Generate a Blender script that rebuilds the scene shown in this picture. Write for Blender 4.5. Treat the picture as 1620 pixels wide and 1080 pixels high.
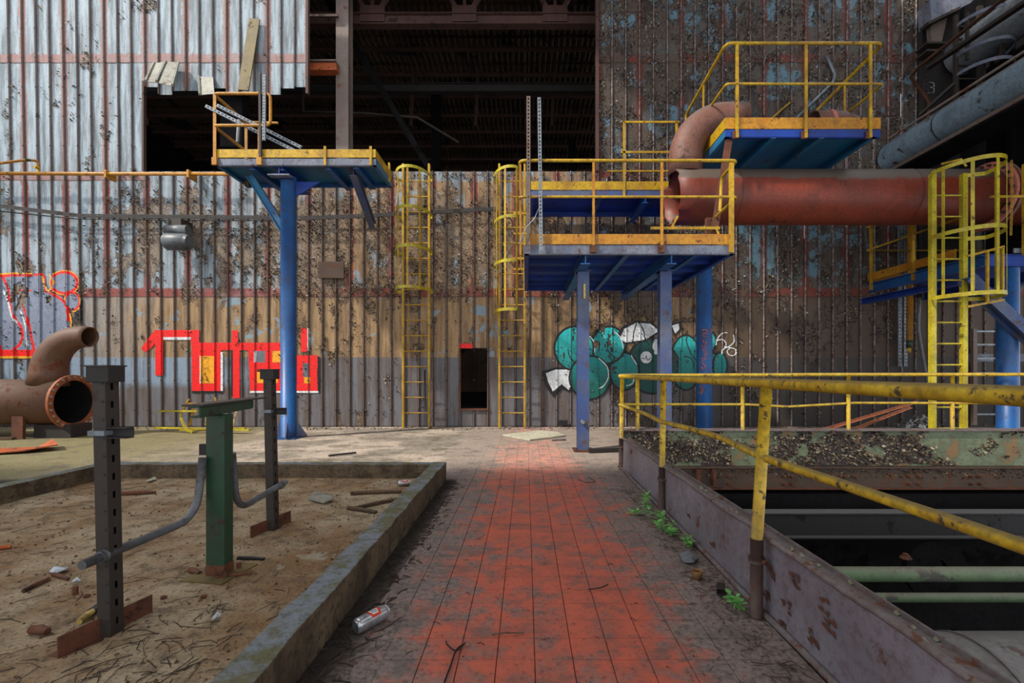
import bpy, math, random
import numpy as np
from mathutils import Vector, Matrix
random.seed(7); rng = np.random.default_rng(7)
for o in list(bpy.data.objects): bpy.data.objects.remove(o)
SC = bpy.context.scene; COL = SC.collection
# ------------------------------------------------------------ camera, world, sun, exposure
H = 1.135; F = 751.0; VX = 832.0; VY = 587.0; WY = 9.75
cam = bpy.data.cameras.new('camera'); co = bpy.data.objects.new('camera', cam); COL.objects.link(co)
co.location = (0, 0, H); co.rotation_euler = (math.pi/2, 0, 0)
cam.sensor_width = 36; cam.lens = F/1620*36; cam.shift_x = -(VX-810)/1620; cam.shift_y = (VY-540)/1620
cam.clip_start = .05; cam.clip_end = 200
SC.camera = co
w = bpy.data.worlds.new('sky'); SC.world = w; w.use_nodes = True
bg = w.node_tree.nodes['Background']; bg.inputs[0].default_value = (.90, .95, 1, 1); bg.inputs[1].default_value = 1.25
sd = Vector((1.0, .62, -1.15)).normalized()
sun = bpy.data.lights.new('sun', 'SUN'); so = bpy.data.objects.new('sun', sun); COL.objects.link(so)
sun.energy = 3.3; sun.angle = math.radians(3.0); sun.color = (1, .95, .86)
so.rotation_euler = (-sd).to_track_quat('Z', 'Y').to_euler(); so.location = (-12, -6, 16)
SC.view_settings.view_transform = 'Standard'; SC.view_settings.look = 'None'
SC.view_settings.gamma = 1; SC.view_settings.use_curve_mapping = False
SC.view_settings.exposure = 0.55

def P(px, py, Y): return Vector(((px-VX)*Y/F, Y, H+(VY-py)*Y/F))
def G(px, py, z=0.0):
    Y = (H-z)*F/(py-VY); return Vector(((px-VX)*Y/F, Y, z))

# ------------------------------------------------------------ noise
def vnoise(x, y, seed=0):
    x = np.asarray(x, float); y = np.asarray(y, float)
    xi = np.floor(x).astype(np.int64); yi = np.floor(y).astype(np.int64); fx = x-xi; fy = y-yi
    fx = fx*fx*(3-2*fx); fy = fy*fy*(3-2*fy)
    def h(a, b):
        n = (a*374761393 + b*668265263 + seed*982451653) & 0xffffffff
        n = ((n ^ (n >> 13))*1274126177) & 0xffffffff
        return ((n ^ (n >> 16)) & 0xffff)/65535.
    return (h(xi, yi)*(1-fx)+h(xi+1, yi)*fx)*(1-fy)+(h(xi, yi+1)*(1-fx)+h(xi+1, yi+1)*fx)*fy
def fbm(x, y, seed=0, o=4):
    s = 0; a = .5; t = 0
    for i in range(o):
        s = s+a*vnoise(np.asarray(x)*2**i, np.asarray(y)*2**i, seed+i); t += a; a *= .55
    return s/t

# ------------------------------------------------------------ materials
class NT:
    def __init__(s, name):
        s.m = bpy.data.materials.new(name); s.m.use_nodes = True; s.t = s.m.node_tree; s.b = s.t.nodes['Principled BSDF']
        s.geo = s.n('ShaderNodeNewGeometry'); s.tc = s.n('ShaderNodeTexCoord')
        s.pos = s.geo.outputs['Position']
    def n(s, k, **kw):
        o = s.t.nodes.new(k)
        for a, v in kw.items(): setattr(o, a, v)
        return o
    def put(s, sock, v):
        if isinstance(v, bpy.types.NodeSocket): s.t.links.new(v, sock)
        elif v is not None:
            if isinstance(v, tuple) and len(v) == 3 and sock.type == 'RGBA': v = v+(1,)
            sock.default_value = v
    def math(s, op, a, b=0.0, clamp=False):
        o = s.n('ShaderNodeMath', operation=op, use_clamp=clamp); s.put(o.inputs[0], a); s.put(o.inputs[1], b); return o.outputs[0]
    def sep(s, v):
        o = s.n('ShaderNodeSeparateXYZ'); s.put(o.inputs[0], v); return o.outputs
    def map(s, v, sc=(1, 1, 1), loc=(0, 0, 0), rot=(0, 0, 0)):
        o = s.n('ShaderNodeMapping'); s.put(o.inputs[0], v); o.inputs['Scale'].default_value = sc; o.inputs['Location'].default_value = loc; o.inputs['Rotation'].default_value = rot
        return o.outputs[0]
    def noise(s, v, scale, detail=5, rough=.6, dist=0.0):
        o = s.n('ShaderNodeTexNoise'); s.put(o.inputs['Vector'], v); o.inputs['Scale'].default_value = scale
        o.inputs['Detail'].default_value = detail; o.inputs['Roughness'].default_value = rough; o.inputs['Distortion'].default_value = dist
        return o.outputs['Fac']
    def ramp(s, v, a, b, x=0.0, y=1.0):
        o = s.n('ShaderNodeMapRange', interpolation_type='SMOOTHSTEP'); s.put(o.inputs[0], v)
        for i, q in enumerate((a, b, x, y)): o.inputs[i+1].default_value = q
        return o.outputs[0]
    def mix(s, f, a, b, bt='MIX'):
        o = s.n('ShaderNodeMix', data_type='RGBA', blend_type=bt); s.put(o.inputs[0], f); s.put(o.inputs[6], a); s.put(o.inputs[7], b); return o.outputs[2]
    def attr(s, name):
        return s.n('ShaderNodeAttribute', attribute_name=name).outputs
    def bump(s, h, strength=.4, dist=.01):
        o = s.n('ShaderNodeBump'); o.inputs['Strength'].default_value = strength; o.inputs['Distance'].default_value = dist
        s.put(o.inputs['Height'], h); s.t.links.new(o.outputs[0], s.b.inputs['Normal'])
    def out(s, c, rough=.6, metal=0.0, spec=.4):
        s.put(s.b.inputs['Base Color'], c); s.put(s.b.inputs['Roughness'], rough); s.put(s.b.inputs['Metallic'], metal)
        s.b.inputs['Specular IOR Level'].default_value = spec
        return s.m

def C(r, g, b):   # sRGB 0-255 to linear
    f = lambda c: (c/255/12.92 if c/255 <= .04045 else ((c/255+.055)/1.055)**2.4)
    return (f(r), f(g), f(b))

def paint(name, base, chip, amt=.4, scale=6, rough=.5, dust=0.0, dsharp=(.55, 1.15), dustc=C(120, 108, 95), metal=0.0, streak=.25, base2=None, obj=True, fine=30):
    t = NT(name); v = t.tc.outputs['Object'] if obj else t.pos
    n1 = t.noise(v, scale, 8, .68); n2 = t.noise(v, scale*.35, 3, .5); n3 = t.noise(v, fine, 4, .7)
    c = t.mix(t.ramp(n2, .35, .7), base, base2 if base2 else tuple(x*.72 for x in base))
    if streak: c = t.mix(t.math('MULTIPLY', t.ramp(t.noise(t.map(t.pos, (14, 14, 1.2)), 1.0, 5, .6), .48, .72), streak), c, tuple(x*.45 for x in chip))
    k = t.ramp(n1, .5+.22*(1-amt)-.03, .5+.22*(1-amt)+.03)
    c = t.mix(k, c, t.mix(n3, chip, tuple(x*.45 for x in chip)))
    c = t.mix(t.math('MULTIPLY', t.ramp(n3, .42, .72), .5), c, tuple(x*.42 for x in chip)); c = t.mix(t.math('MULTIPLY', t.ramp(t.noise(v, scale*.8, 6, .7), .45, .7), .45), c, tuple(.5*x+.12*(q) for x, q in zip(chip, base)))
    if dust:
        nz = t.sep(t.geo.outputs['Normal'])[2]
        d = t.math('MULTIPLY', t.ramp(t.math('ADD', nz, t.math('MULTIPLY', n1, .5)), dsharp[0], dsharp[1]), dust)
        c = t.mix(d, c, dustc)
    t.bump(t.math('ADD', t.math('MULTIPLY', k, -.6), t.math('MULTIPLY', n3, .3)), .35, .004)
    return t.out(c, t.math('ADD', t.math('MULTIPLY', k, .3), rough), metal)

M = {}
RUST = C(96, 52, 32); DRUST = C(58, 38, 28)
M['yellow'] = paint('yellow_paint', C(192, 152, 22), C(104, 70, 30), .38, 9, .45, dust=.45, base2=C(158, 116, 22))
M['yellowgreen'] = paint('lime_yellow_paint', C(188, 172, 38), C(100, 84, 34), .34, 7, .42, dust=.3, base2=C(156, 136, 30))
M['orange_yellow'] = paint('ochre_paint', C(184, 128, 28), C(104, 62, 32), .42, 8, .5, dust=.4, base2=C(170, 108, 20))
M['rail_yellow'] = paint('worn_rail_paint', C(198, 164, 38), C(84, 68, 48), .52, 16, .5, dust=.8, dustc=C(112, 96, 62), base2=C(178, 138, 16), obj=False)
M['blue'] = paint('blue_paint', C(22, 88, 152), C(76, 66, 62), .36, 5, .42, base2=C(20, 68, 124))
M['deckblue'] = paint('deep_blue_paint', C(8, 58, 150), C(56, 54, 58), .32, 4, .5, base2=C(8, 44, 116))
M['cyanblue'] = paint('light_blue_paint', C(22, 92, 140), C(86, 80, 72), .40, 5, .45, base2=C(22, 108, 146))
M['dustblue'] = paint('dusty_blue_paint', C(84, 94, 116), C(104, 80, 66), .5, 6, .55, base2=C(46, 74, 128))
M['greyblue'] = paint('blue_grey_paint', C(112, 118, 132), C(100, 64, 44), .44, 9, .6, base2=C(84, 92, 112))
M['redpipe'] = paint('red_oxide_pipe', C(122, 46, 24), C(66, 38, 30), .30, 3, .5, dust=.95, dustc=C(86, 76, 68), base2=C(104, 42, 26), obj=False, streak=.3, dsharp=(.56, .68))
M['rustpipe'] = paint('rusted_pipe', C(90, 62, 44), C(112, 62, 34), .5, 5, .62, dust=.4, dustc=C(92, 78, 66), base2=C(100, 72, 56), obj=False)
M['pinkpipe'] = paint('dusty_rust_pipe', C(122, 80, 66), C(80, 58, 52), .5, 4, .6, dust=.85, dustc=C(104, 92, 88), obj=False)
M['flange'] = paint('orange_rust_flange', C(160, 92, 54), C(96, 54, 36), .5, 10, .65, base2=C(138, 74, 44))
M['pinkflange'] = paint('pink_primer_flange', C(190, 110, 96), C(112, 62, 52), .4, 8, .6)
M['sleeve'] = paint('brown_rust_sleeve', C(82, 66, 60), C(104, 62, 44), .5, 12, .7, obj=False)
M['rust'] = paint('rust', C(104, 60, 40), DRUST, .5, 10, .8)
M['orust'] = paint('bright_rust', C(176, 84, 36), C(92, 50, 28), .45, 8, .75)
M['darksteel'] = paint('dark_steel', C(52, 46, 41), C(72, 48, 36), .5, 8, .6, dust=.3)
M['blacksteel'] = paint('dark_bare_steel', C(44, 40, 39), C(62, 44, 34), .4, 9, .7)
M['steel'] = paint('galvanised_steel', C(136, 144, 152), C(100, 92, 84), .35, 12, .42, metal=.3)
M['tube'] = paint('grey_tube', C(104, 106, 110), C(78, 66, 56), .4, 12, .5, metal=.2, obj=False)
M['green'] = paint('dark_green_paint', C(30, 66, 48), C(66, 46, 34), .55, 7, .45, base2=C(34, 66, 46), obj=False)
M['palegreen'] = paint('pale_green_pipe', C(104, 124, 88), C(90, 88, 80), .6, 4, .6, dust=.6, obj=False, base2=C(78, 106, 66))
M['bluepipe'] = paint('pale_blue_pipe', C(150, 172, 188), C(76, 70, 70), .45, 3.4, .5, obj=False, base2=C(124, 150, 168), dust=.4, dustc=C(62, 58, 60))
M['greypipe'] = paint('grey_dusty_pipe', C(112, 108, 106), C(96, 80, 70), .34, 3, .7, obj=False)
M['olive'] = paint('olive_wood', C(112, 94, 50), C(92, 78, 44), .4, 8, .6, obj=True)
M['white'] = paint('dirty_white_board', C(196, 190, 168), C(150, 136, 108), .4, 4, .7, obj=False)
M['palesheet'] = paint('grey_white_sheet', C(150, 148, 136), C(112, 92, 70), .52, 5, .6, obj=False)
M['motor'] = paint('grey_motor', C(92, 96, 100), C(60, 50, 44), .3, 8, .45)
M['wood'] = paint('weathered_wood', C(96, 74, 54), C(56, 44, 34), .5, 12, .85, obj=False)
M['twig'] = paint('dry_twig', C(60, 48, 40), C(38, 30, 26), .5, 20, .9, obj=False)
M['truss'] = paint('dark_rust_truss', C(82, 54, 46), C(52, 38, 34), .5, 3, .7, obj=False)
M['hallcol'] = paint('grey_brown_column', C(112, 98, 90), C(112, 66, 46), .5, 2.2, .6, obj=False)
M['roof'] = paint('sooty_corrugated_iron', C(96, 74, 60), C(34, 30, 30), .6, .8, .8, obj=False)
M['unlitblack'] = paint('unlit_black', C(30, 28, 29), C(20, 19, 19), .5, 2, .9, obj=False)  # near-black that paints in the darkness of pit, hall and recesses
M['plate'] = paint('grey_painted_plate', C(126, 122, 130), C(108, 60, 42), .26, 5, .5, obj=False, base2=C(106, 101, 108), streak=.1)
M['plateedge'] = paint('grey_rusty_edge', C(112, 104, 104), C(116, 70, 48), .62, 14, .6, obj=False)
M['beamgrey'] = paint('pit_beam_grey', C(32, 29, 29), C(26, 22, 22), .5, 5, .6, obj=False, dust=.6, dustc=C(128, 126, 124))
M['rustbeam'] = paint('rust_stained_steel', C(74, 60, 50), C(110, 70, 44), .6, 9, .75, obj=False)
M['can'] = paint('aluminium', C(196, 196, 200), C(140, 140, 144), .2, 10, .28, metal=.7, streak=0)
M['canred'] = paint('can_red', C(206, 58, 34), C(180, 60, 40), .1, 10, .35, streak=0)
M['canwhite'] = paint('can_white', C(220, 220, 216), C(190, 190, 186), .1, 10, .4, streak=0)
M['black'] = paint('black_rubber', C(24, 22, 22), C(40, 36, 34), .3, 12, .6, streak=0)
M['leaf'] = paint('fresh_leaf', C(112, 180, 92), C(60, 120, 44), .4, 12, .5, base2=C(130, 194, 96), streak=0)
M['plastic'] = paint('pale_plastic', C(180, 186, 194), C(120, 116, 110), .35, 10, .35, streak=0)
M['amber'] = paint('amber_tin', C(150, 108, 66), C(92, 54, 30), .4, 16, .5)
M['yhandle'] = paint('pale_yellow_handle', C(206, 178, 96), C(130, 96, 50), .35, 14, .5)
M['orangepaint'] = paint('orange_spray', C(220, 110, 70), C(200, 96, 60), .2, 10, .6, streak=0)
M['chalk'] = paint('chalk', C(170, 176, 180), C(140, 140, 140), .2, 10, .8, streak=0)

M['unlitblack'].node_tree.nodes['Principled BSDF'].inputs['Specular IOR Level'].default_value = .05
# ------------------------------------------------------------ mesh builder and tagging
WORLD = {}
class MB:
    def __init__(s): s.v = []; s.f = []; s.s = []
    def add(s, vs, fs, sm=False):
        b = len(s.v); s.v.extend([tuple(q) for q in vs]); s.f.extend([tuple(i+b for i in f) for f in fs]); s.s.extend([sm]*len(fs)); return s
    def box(s, x0, y0, z0, x1, y1, z1):
        vs = [(x, y, z) for x in (x0, x1) for y in (y0, y1) for z in (z0, z1)]
        return s.add(vs, [(0, 1, 3, 2), (4, 6, 7, 5), (0, 4, 5, 1), (2, 3, 7, 6), (0, 2, 6, 4), (1, 5, 7, 3)])
    def frame(s, a, b, up=(0, 0, 1)):
        a = Vector(a); b = Vector(b); d = (b-a); L = d.length; d.normalize(); u = Vector(up)
        if abs(d.dot(u)) > .98: u = Vector((0, 1, 0))
        r = d.cross(u).normalized(); u = r.cross(d).normalized(); return a, d, r, u, L
    def obox(s, fr, x0, x1, y0, y1, l0=None, l1=None):
        a, d, r, u, L = fr; l0 = 0 if l0 is None else l0; l1 = L if l1 is None else l1
        vs = [a+d*l+r*x+u*y for l in (l0, l1) for x in (x0, x1) for y in (y0, y1)]
        return s.add(vs, [(0, 1, 3, 2), (4, 6, 7, 5), (0, 4, 5, 1), (2, 3, 7, 6), (0, 2, 6, 4), (1, 5, 7, 3)])
    def bar(s, a, b, w, h, up=(0, 0, 1)):
        return s.obox(s.frame(a, b, up), -w/2, w/2, -h/2, h/2)
    def ibeam(s, a, b, h, w, t=.012, up=(0, 0, 1)):
        fr = s.frame(a, b, up)
        s.obox(fr, -w/2, w/2, h/2-t, h/2); s.obox(fr, -w/2, w/2, -h/2, -h/2+t); s.obox(fr, -t/2, t/2, -h/2+t, h/2-t); return s
    def chan(s, a, b, h, w, t=.01, up=(0, 0, 1), side=1):
        fr = s.frame(a, b, up); x0, x1 = (0, w) if side > 0 else (-w, 0)
        s.obox(fr, x0, x1, h/2-t, h/2); s.obox(fr, x0, x1, -h/2, -h/2+t)
        s.obox(fr, -t/2, t/2, -h/2+t, h/2-t); return s
    def angle(s, a, b, w, h, t=.006, up=(0, 0, 1)):
        fr = s.frame(a, b, up); s.obox(fr, 0, w, 0, t); s.obox(fr, 0, t, t, h); return s
    def slotted(s, a, b, w, pitch=.05, t=.003, up=(0, 0, 1), fl=.0, gap=.5):
        fr = s.frame(a, b, up); L = fr[4]
        s.obox(fr, -w/2, -w*.17, -t/2, t/2); s.obox(fr, w*.17, w/2, -t/2, t/2)
        n = max(1, int(L/pitch))
        for i in range(n): s.obox(fr, -w*.17, w*.17, -t/2, t/2, i*L/n, (i+gap)*L/n)
        if fl: s.obox(fr, -w/2, -w/2+t, -fl, -t/2); s.obox(fr, w/2-t, w/2, -fl, -t/2)
        return s
    def ring(s, p, T, r, n, ref):
        T = T.normalized(); u = (ref-T*ref.dot(T))
        if u.length < 1e-5: u = T.orthogonal()
        u.normalize(); v = T.cross(u)
        return [p+(u*math.cos(2*math.pi*i/n)+v*math.sin(2*math.pi*i/n))*r for i in range(n)], u
    def tube(s, pts, r, n=10, cap=True, closed=False, sm=True):
        pts = [Vector(p) for p in pts]; m = len(pts); rs = r if isinstance(r, (list, tuple)) else [r]*m
        vs = []; ref = None
        for i, p in enumerate(pts):
            if closed: T = pts[(i+1) % m]-pts[i-1]
            else: T = pts[min(i+1, m-1)]-pts[max(i-1, 0)]
            if ref is None: ref = T.orthogonal().normalized() if abs(T.normalized().z) > .9 or True else Vector((0, 0, 1))
            rg, ref = s.ring(p, T, rs[i], n, ref); vs += rg
        fs = []
        for i in range(m if closed else m-1):
            j = (i+1) % m
            for k in range(n): fs.append((i*n+k, j*n+k, j*n+(k+1) % n, i*n+(k+1) % n))
        s.add(vs, fs, sm)
        if cap and not closed:
            b = len(s.v)-len(vs); s.f.append(tuple(b+k for k in range(n))[::-1]); s.s.append(False)
            s.f.append(tuple(b+(m-1)*n+k for k in range(n))); s.s.append(False)
        return s
    def pipe(s, pts, r, th=.012, n=32, wob=0.0):
        """hollow tube: outer skin, inner skin, end rims"""
        pts = [Vector(p) for p in pts]; m = len(pts); rs = r if isinstance(r, (list, tuple)) else [r]*m
        vs = []
        for rr in (0, 1):
            ref = None
            for i, p in enumerate(pts):
                T = pts[min(i+1, m-1)]-pts[max(i-1, 0)]
                if ref is None: ref = T.orthogonal().normalized()
                rg, ref = s.ring(p, T, rs[i]-rr*th, n, ref)
                if wob and i == 0: rg = [q-T.normalized()*(wob*float(vnoise(k*.35, 3.3, 5))) for k, q in enumerate(rg)]
                vs += rg
        fs = []; o = m*n
        for i in range(m-1):
            for k in range(n):
                k2 = (k+1) % n
                fs.append((i*n+k, (i+1)*n+k, (i+1)*n+k2, i*n+k2)); fs.append((o+i*n+k2, o+(i+1)*n+k2, o+(i+1)*n+k, o+i*n+k))
        s.add(vs, fs, True); b = len(s.v)-len(vs)
        for k in range(n):
            k2 = (k+1) % n
            s.f.append((b+k, b+k2, b+o+k2, b+o+k)); s.s.append(False)
            e = (m-1)*n; s.f.append((b+e+k2, b+e+k, b+o+e+k, b+o+e+k2)); s.s.append(False)
        return s
    def annulus(s, c, T, r0, r1, th, n=48):
        c = Vector(c); T = Vector(T).normalized(); ref = T.orthogonal().normalized(); vs = []
        for off in (-th/2, th/2):
            for r in (r0, r1): vs += s.ring(c+T*off, T, r, n, ref)[0]
        fs = []
        for k in range(n):
            k2 = (k+1) % n; A, B, Cc, D = 0, n, 2*n, 3*n
            fs += [(A+k, A+k2, B+k2, B+k), (Cc+k2, Cc+k, D+k, D+k2), (B+k, B+k2, D+k2, D+k), (A+k2, A+k, Cc+k, Cc+k2)]
        return s.add(vs, fs)
    def poly(s, pts, ext):
        """extruded polygon of 3D points"""
        n = len(pts); e = Vector(ext); vs = [Vector(p) for p in pts]+[Vector(p)+e for p in pts]
        return s.add(vs, [tuple(range(n))[::-1], tuple(range(n, 2*n))]+[(i, (i+1) % n, n+(i+1) % n, n+i) for i in range(n)])
    def bolt(s, p, T, r=.015, h=.018, n=6):
        p = Vector(p); T = Vector(T).normalized(); return s.tube([p, p+T*h], r, n, sm=False)
    def build(s, name, mat, parent=None, label=None, kind=None, bevel=0, org=None):
        v = np.array(s.v, float)
        if parent is not None: o0 = WORLD[parent]
        else: o0 = Vector(org) if org is not None else Vector((float(v[:, 0].mean()), float(v[:, 1].mean()), float(v[:, 2].min())))
        v = v-np.array(o0)
        me = bpy.data.meshes.new(name); me.from_pydata(v.tolist(), [], s.f); me.polygons.foreach_set('use_smooth', s.s); me.update()
        o = bpy.data.objects.new(name, me); COL.objects.link(o); me.materials.append(M[mat] if isinstance(mat, str) else mat)
        if parent is not None: o.parent = parent
        else: o.location = o0
        WORLD[o] = Vector(o0)
        if label: o['label'] = label
        if kind: o['kind'] = kind
        if bevel:
            b = o.modifiers.new('bevel', 'BEVEL'); b.width = bevel; b.segments = 2; b.limit_method = 'ANGLE'
        return o
def thing(name, label, cat, loc, group=None):
    o = bpy.data.objects.new(name, None); COL.objects.link(o); o.empty_display_size = .1
    o.location = loc; WORLD[o] = Vector(loc); o['label'] = label; o['category'] = cat
    if group: o['group'] = group
    return o
def tag(o, label, cat, group=None, kind=None):
    o['label'] = label; o['category'] = cat
    if group: o['group'] = group
    if kind: o['kind'] = kind
    return o
def struct(mb, name, mat, bevel=0, parent=None):
    o = mb.build(name, mat, parent, bevel=bevel, org=(0, 0, 0) if parent is None else None); o['kind'] = 'structure'; return o
def dup(o, parent, off):
    c = o.copy(); COL.objects.link(c); c.parent = parent; c.location = o.location+Vector(off); WORLD[c] = WORLD[o]+Vector(off); return c
def fillet(pts, r=.08, n=5):
    pts = [Vector(p) for p in pts]; out = [pts[0]]
    for i in range(1, len(pts)-1):
        a, b, c = pts[i-1], pts[i], pts[i+1]; u = (a-b); v = (c-b); q = min(r, u.length*.45, v.length*.45)
        p0 = b+u.normalized()*q; p1 = b+v.normalized()*q
        for k in range(n+1):
            t = k/n; out.append(p0*(1-t)**2+b*2*t*(1-t)+p1*t*t)
    out.append(pts[-1]); return out
def tb(pts, r=.02, n=10): return MB().tube(pts, r, n)
def bx(*a): return MB().box(*a)

# ============================================================ SETTING
# ---- back wall cladding
def rib_px(k, py):
    if k >= -12: return 750+21.8*k
    return 488.4+(k+12)*(21.57-.47*min(py, 674)/600)
def zpx(py): return H+(VY-py)*WY/F
def pyz(z): return VY-(z-H)*F/WY
def xk(k, z): return (rib_px(k, pyz(z))-VX)*WY/F
Z = [0.0, zpx(470), zpx(286), zpx(100), 9.35]
def peelmask(x, z):
    """0..1 how badly the paint has peeled there"""
    x = np.asarray(x); z = np.asarray(z)
    big = fbm(x*.45+3, z*.5, 11, 3); med = fbm(x*2.6, z*1.5, 23, 4); strk = fbm(x*5, z*.8, 31, 3)
    fine = fbm(x*9, z*5, 61, 3)
    base = .34*med+.22*strk+.24*big+.30*fine-.0
    g = lambda a, b, v: np.clip((v-a)/(b-a), 0, 1)
    upl = g(-3.2, -5.2, x)*g(4.6, 5.4, z)           # upper left: sounder
    low = g(1.7, 1.3, z)
    mid = g(-9.5, -6.0, x)*g(2.4, 2.8, z)*g(5.6, 5.1, z)*g(1.5, -.5, x)  # middle band, worst
    tanl = g(1.35, 1.6, z)*g(2.75, 2.5, z)
    right = g(1.0, 2.0, x)*g(2.6, 3.0, z)
    return base-.085*upl-.07*low+.06*mid-.03*tanl+.055*right
def wall_mat():
    t = NT('peeling_cladding_paint'); x, y, z = t.sep(t.pos); at = t.attr('wallpeel'); pe = t.sep(at[1])
    peel, edge, zb = pe[0], pe[1], pe[2]; rd = t.attr('ribdist')[2]
    nA = t.noise(t.pos, 2.2, 6, .65); nB = t.noise(t.pos, 16, 6, .7); nC = t.noise(t.map(t.pos, (9, 9, .9)), 1.0, 6, .65); nF = t.noise(t.pos, 60, 3, .7)
    wob = t.math('MULTIPLY', t.math('SUBTRACT', nB, .5), .10)
    big = t.math('MULTIPLY', t.math('SUBTRACT', nA, .5), 2.6)
    # coats
    paleb = t.mix(t.ramp(nC, .38, .66), C(146, 158, 166), C(98, 108, 114))
    tan = t.mix(t.ramp(nC, .38, .66), C(158, 128, 92), C(112, 88, 64))
    brown = t.mix(t.ramp(nC, .36, .62), C(88, 76, 68), C(56, 48, 44))
    greyb = t.mix(t.ramp(nC, .36, .66), C(104, 104, 110), C(92, 80, 74))
    kx = t.ramp(t.math('ADD', x, big), -6.2, -3.4)           # pale blue fades to tan past the column
    up = t.mix(kx, paleb, tan); up = t.mix(t.math('MULTIPLY', kx, t.ramp(t.noise(t.map(t.pos, (3, 3, 1.6)), 1, 6, .7), .53, .57)), up, paleb)
    kr = t.ramp(t.math('ADD', x, t.math('MULTIPLY', big, .3)), .4, 1.6)
    bluefl = t.ramp(t.math('ADD', nA, t.math('MULTIPLY', nB, .4)), .70, .78)
    brown2 = t.mix(bluefl, brown, C(88, 118, 132))
    up = t.mix(kr, up, brown2)
    upl = t.ramp(t.math('ADD', z, t.math('MULTIPLY', wob, 2)), 5.0, 5.08)   # upper-left stays pale
    up = t.mix(t.math('MULTIPLY', upl, t.ramp(x, 0, -.5)), up, paleb)
    kdr = t.ramp(t.math('ADD', x, t.math('MULTIPLY', big, .5)), 2.2, 5.0)
    tl = t.mix(t.ramp(t.math('ADD', x, big), -9.6, -7.0), t.mix(nC, C(150, 150, 150), C(110, 100, 90)), tan)
    tl = t.mix(t.ramp(nA, .60, .64), tl, C(124, 142, 152))
    tl = t.mix(kdr, tl, t.mix(nC, C(84, 66, 50), C(58, 48, 42)))
    gl = t.mix(kdr, greyb, C(56, 52, 50))
    gl = t.mix(t.math('MULTIPLY', t.ramp(z, .75, .95), t.ramp(t.math('ADD', x, big), -5.5, -6.5)), gl, C(126, 142, 158))
    lowc = t.mix(t.ramp(t.math('ADD', z, t.math('MULTIPLY', wob, .3)), 1.41, 1.43), gl, tl)
    c = t.mix(t.ramp(z, Z[1]-.005, Z[1]+.005), lowc, up)
    # red primer along sheet borders
    redc = t.mix(nC, C(150, 72, 60), C(104, 44, 36)); redc = t.mix(t.math('MULTIPLY', t.ramp(z, 5.0, 5.1), t.ramp(x, 0, -1)), redc, C(140, 104, 98)); redc = t.mix(kr, redc, C(100, 44, 34))
    isup = t.ramp(z, Z[1]-.005, Z[1]+.005)
    r1 = t.ramp(t.math('ADD', edge, t.math('MULTIPLY', wob, 1.5)), .085, .066)
    r2 = t.ramp(t.math('ADD', zb, t.math('MULTIPLY', wob, 2.0)), .20, .165)
    red = t.math('MULTIPLY', t.math('MAXIMUM', r1, r2), isup)
    c = t.mix(t.math('MULTIPLY', red, t.ramp(nA, .66, .46, .65, .96)), c, redc)
    # wear: streaks, rust
    c = t.mix(t.math('MULTIPLY', t.ramp(t.noise(t.map(t.pos, (24, 24, 1.6)), 1, 5, .7), .5, .75), .55), c, C(74, 56, 48), 'MIX')
    # peeled patches show bare dirty steel with a dark border
    pk = t.math('ADD', peel, t.math('MULTIPLY', t.math('SUBTRACT', nB, .5), .34))
    bare = t.mix(t.ramp(t.noise(t.pos, 28, 5, .75), .44, .58), C(138, 114, 88), C(52, 40, 34)); bare = t.mix(t.math('MULTIPLY', t.ramp(nA, .5, .6), .5), bare, C(122, 104, 82)); bare = t.mix(t.math('MULTIPLY', kr, .8), bare, t.mix(nF, C(78, 68, 60), C(46, 40, 38)))
    pm = t.ramp(pk, .628, .641); c = t.mix(t.math('MULTIPLY', pm, .85), c, bare)
    rim = t.math('MULTIPLY', t.ramp(pk, .604, .616), t.ramp(pk, .652, .640)); c = t.mix(t.math('MULTIPLY', rim, .6), c, C(44, 34, 30))
    speck = t.ramp(t.noise(t.pos, 34, 3, .6), .66, .69); c = t.mix(t.math('MULTIPLY', speck, .7), c, C(50, 40, 36))
    st3 = t.ramp(t.noise(t.map(t.pos, (7, 7, .7)), 1, 7, .72), .52, .68); c = t.mix(t.math('MULTIPLY', st3, .62), c, C(82, 66, 58))
    cre = t.ramp(t.math('ADD', rd, t.math('MULTIPLY', t.math('SUBTRACT', nB, .5), .05)), .044, .014); c = t.mix(t.math('MULTIPLY', cre, .72), c, C(50, 38, 34))
    crest = t.ramp(rd, .016, .011); c = t.mix(t.math('MULTIPLY', crest, .8), c, t.mix(kr, t.mix(nA, C(132, 118, 110), C(98, 76, 68)), t.mix(t.ramp(nB, .4, .6), C(150, 138, 134), C(96, 66, 60))))  # right-hand rib crests painted paler, as if catching light
    c = t.mix(t.math('MULTIPLY', t.ramp(zb, .02, .008), .75), c, C(48, 38, 34))
    hgt = t.math('ADD', t.math('MULTIPLY', pm, -1.0), t.math('MULTIPLY', nB, .6)); hgt = t.math('ADD', hgt, t.math('MULTIPLY', speck, .6))
    t.bump(hgt, .9, .008)
    return t.out(c, .62, 0, .3)
M['wall'] = wall_mat()
M['wallframe'] = M['truss']
wb = MB()
for z_ in (.15, 2.1, 3.8, 5.0): wb.chan((-12.2, WY+.09, z_), (12, WY+.09, z_), .14, .05, side=1)
for z_ in (6.3, 7.5, 8.8):
    wb.chan((-12.2, WY+.09, z_), (P(229 if z_ < 7.2 else 487, 0, WY).x, WY+.09, z_), .14, .05); wb.chan((P(945, 0, WY).x, WY+.09, z_), (12, WY+.09, z_), .14, .05)
wall = struct(wb, 'wall_back', 'wallframe')
RW = .009; RH = .036
def prof(dx0, dx1):   # depth of profile given distance to ribs on left/right
    d = min(dx0, dx1); return -RH if d < RW else (0 if d > RW+.006 else -RH*(1-(d-RW)/.012))
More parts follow.
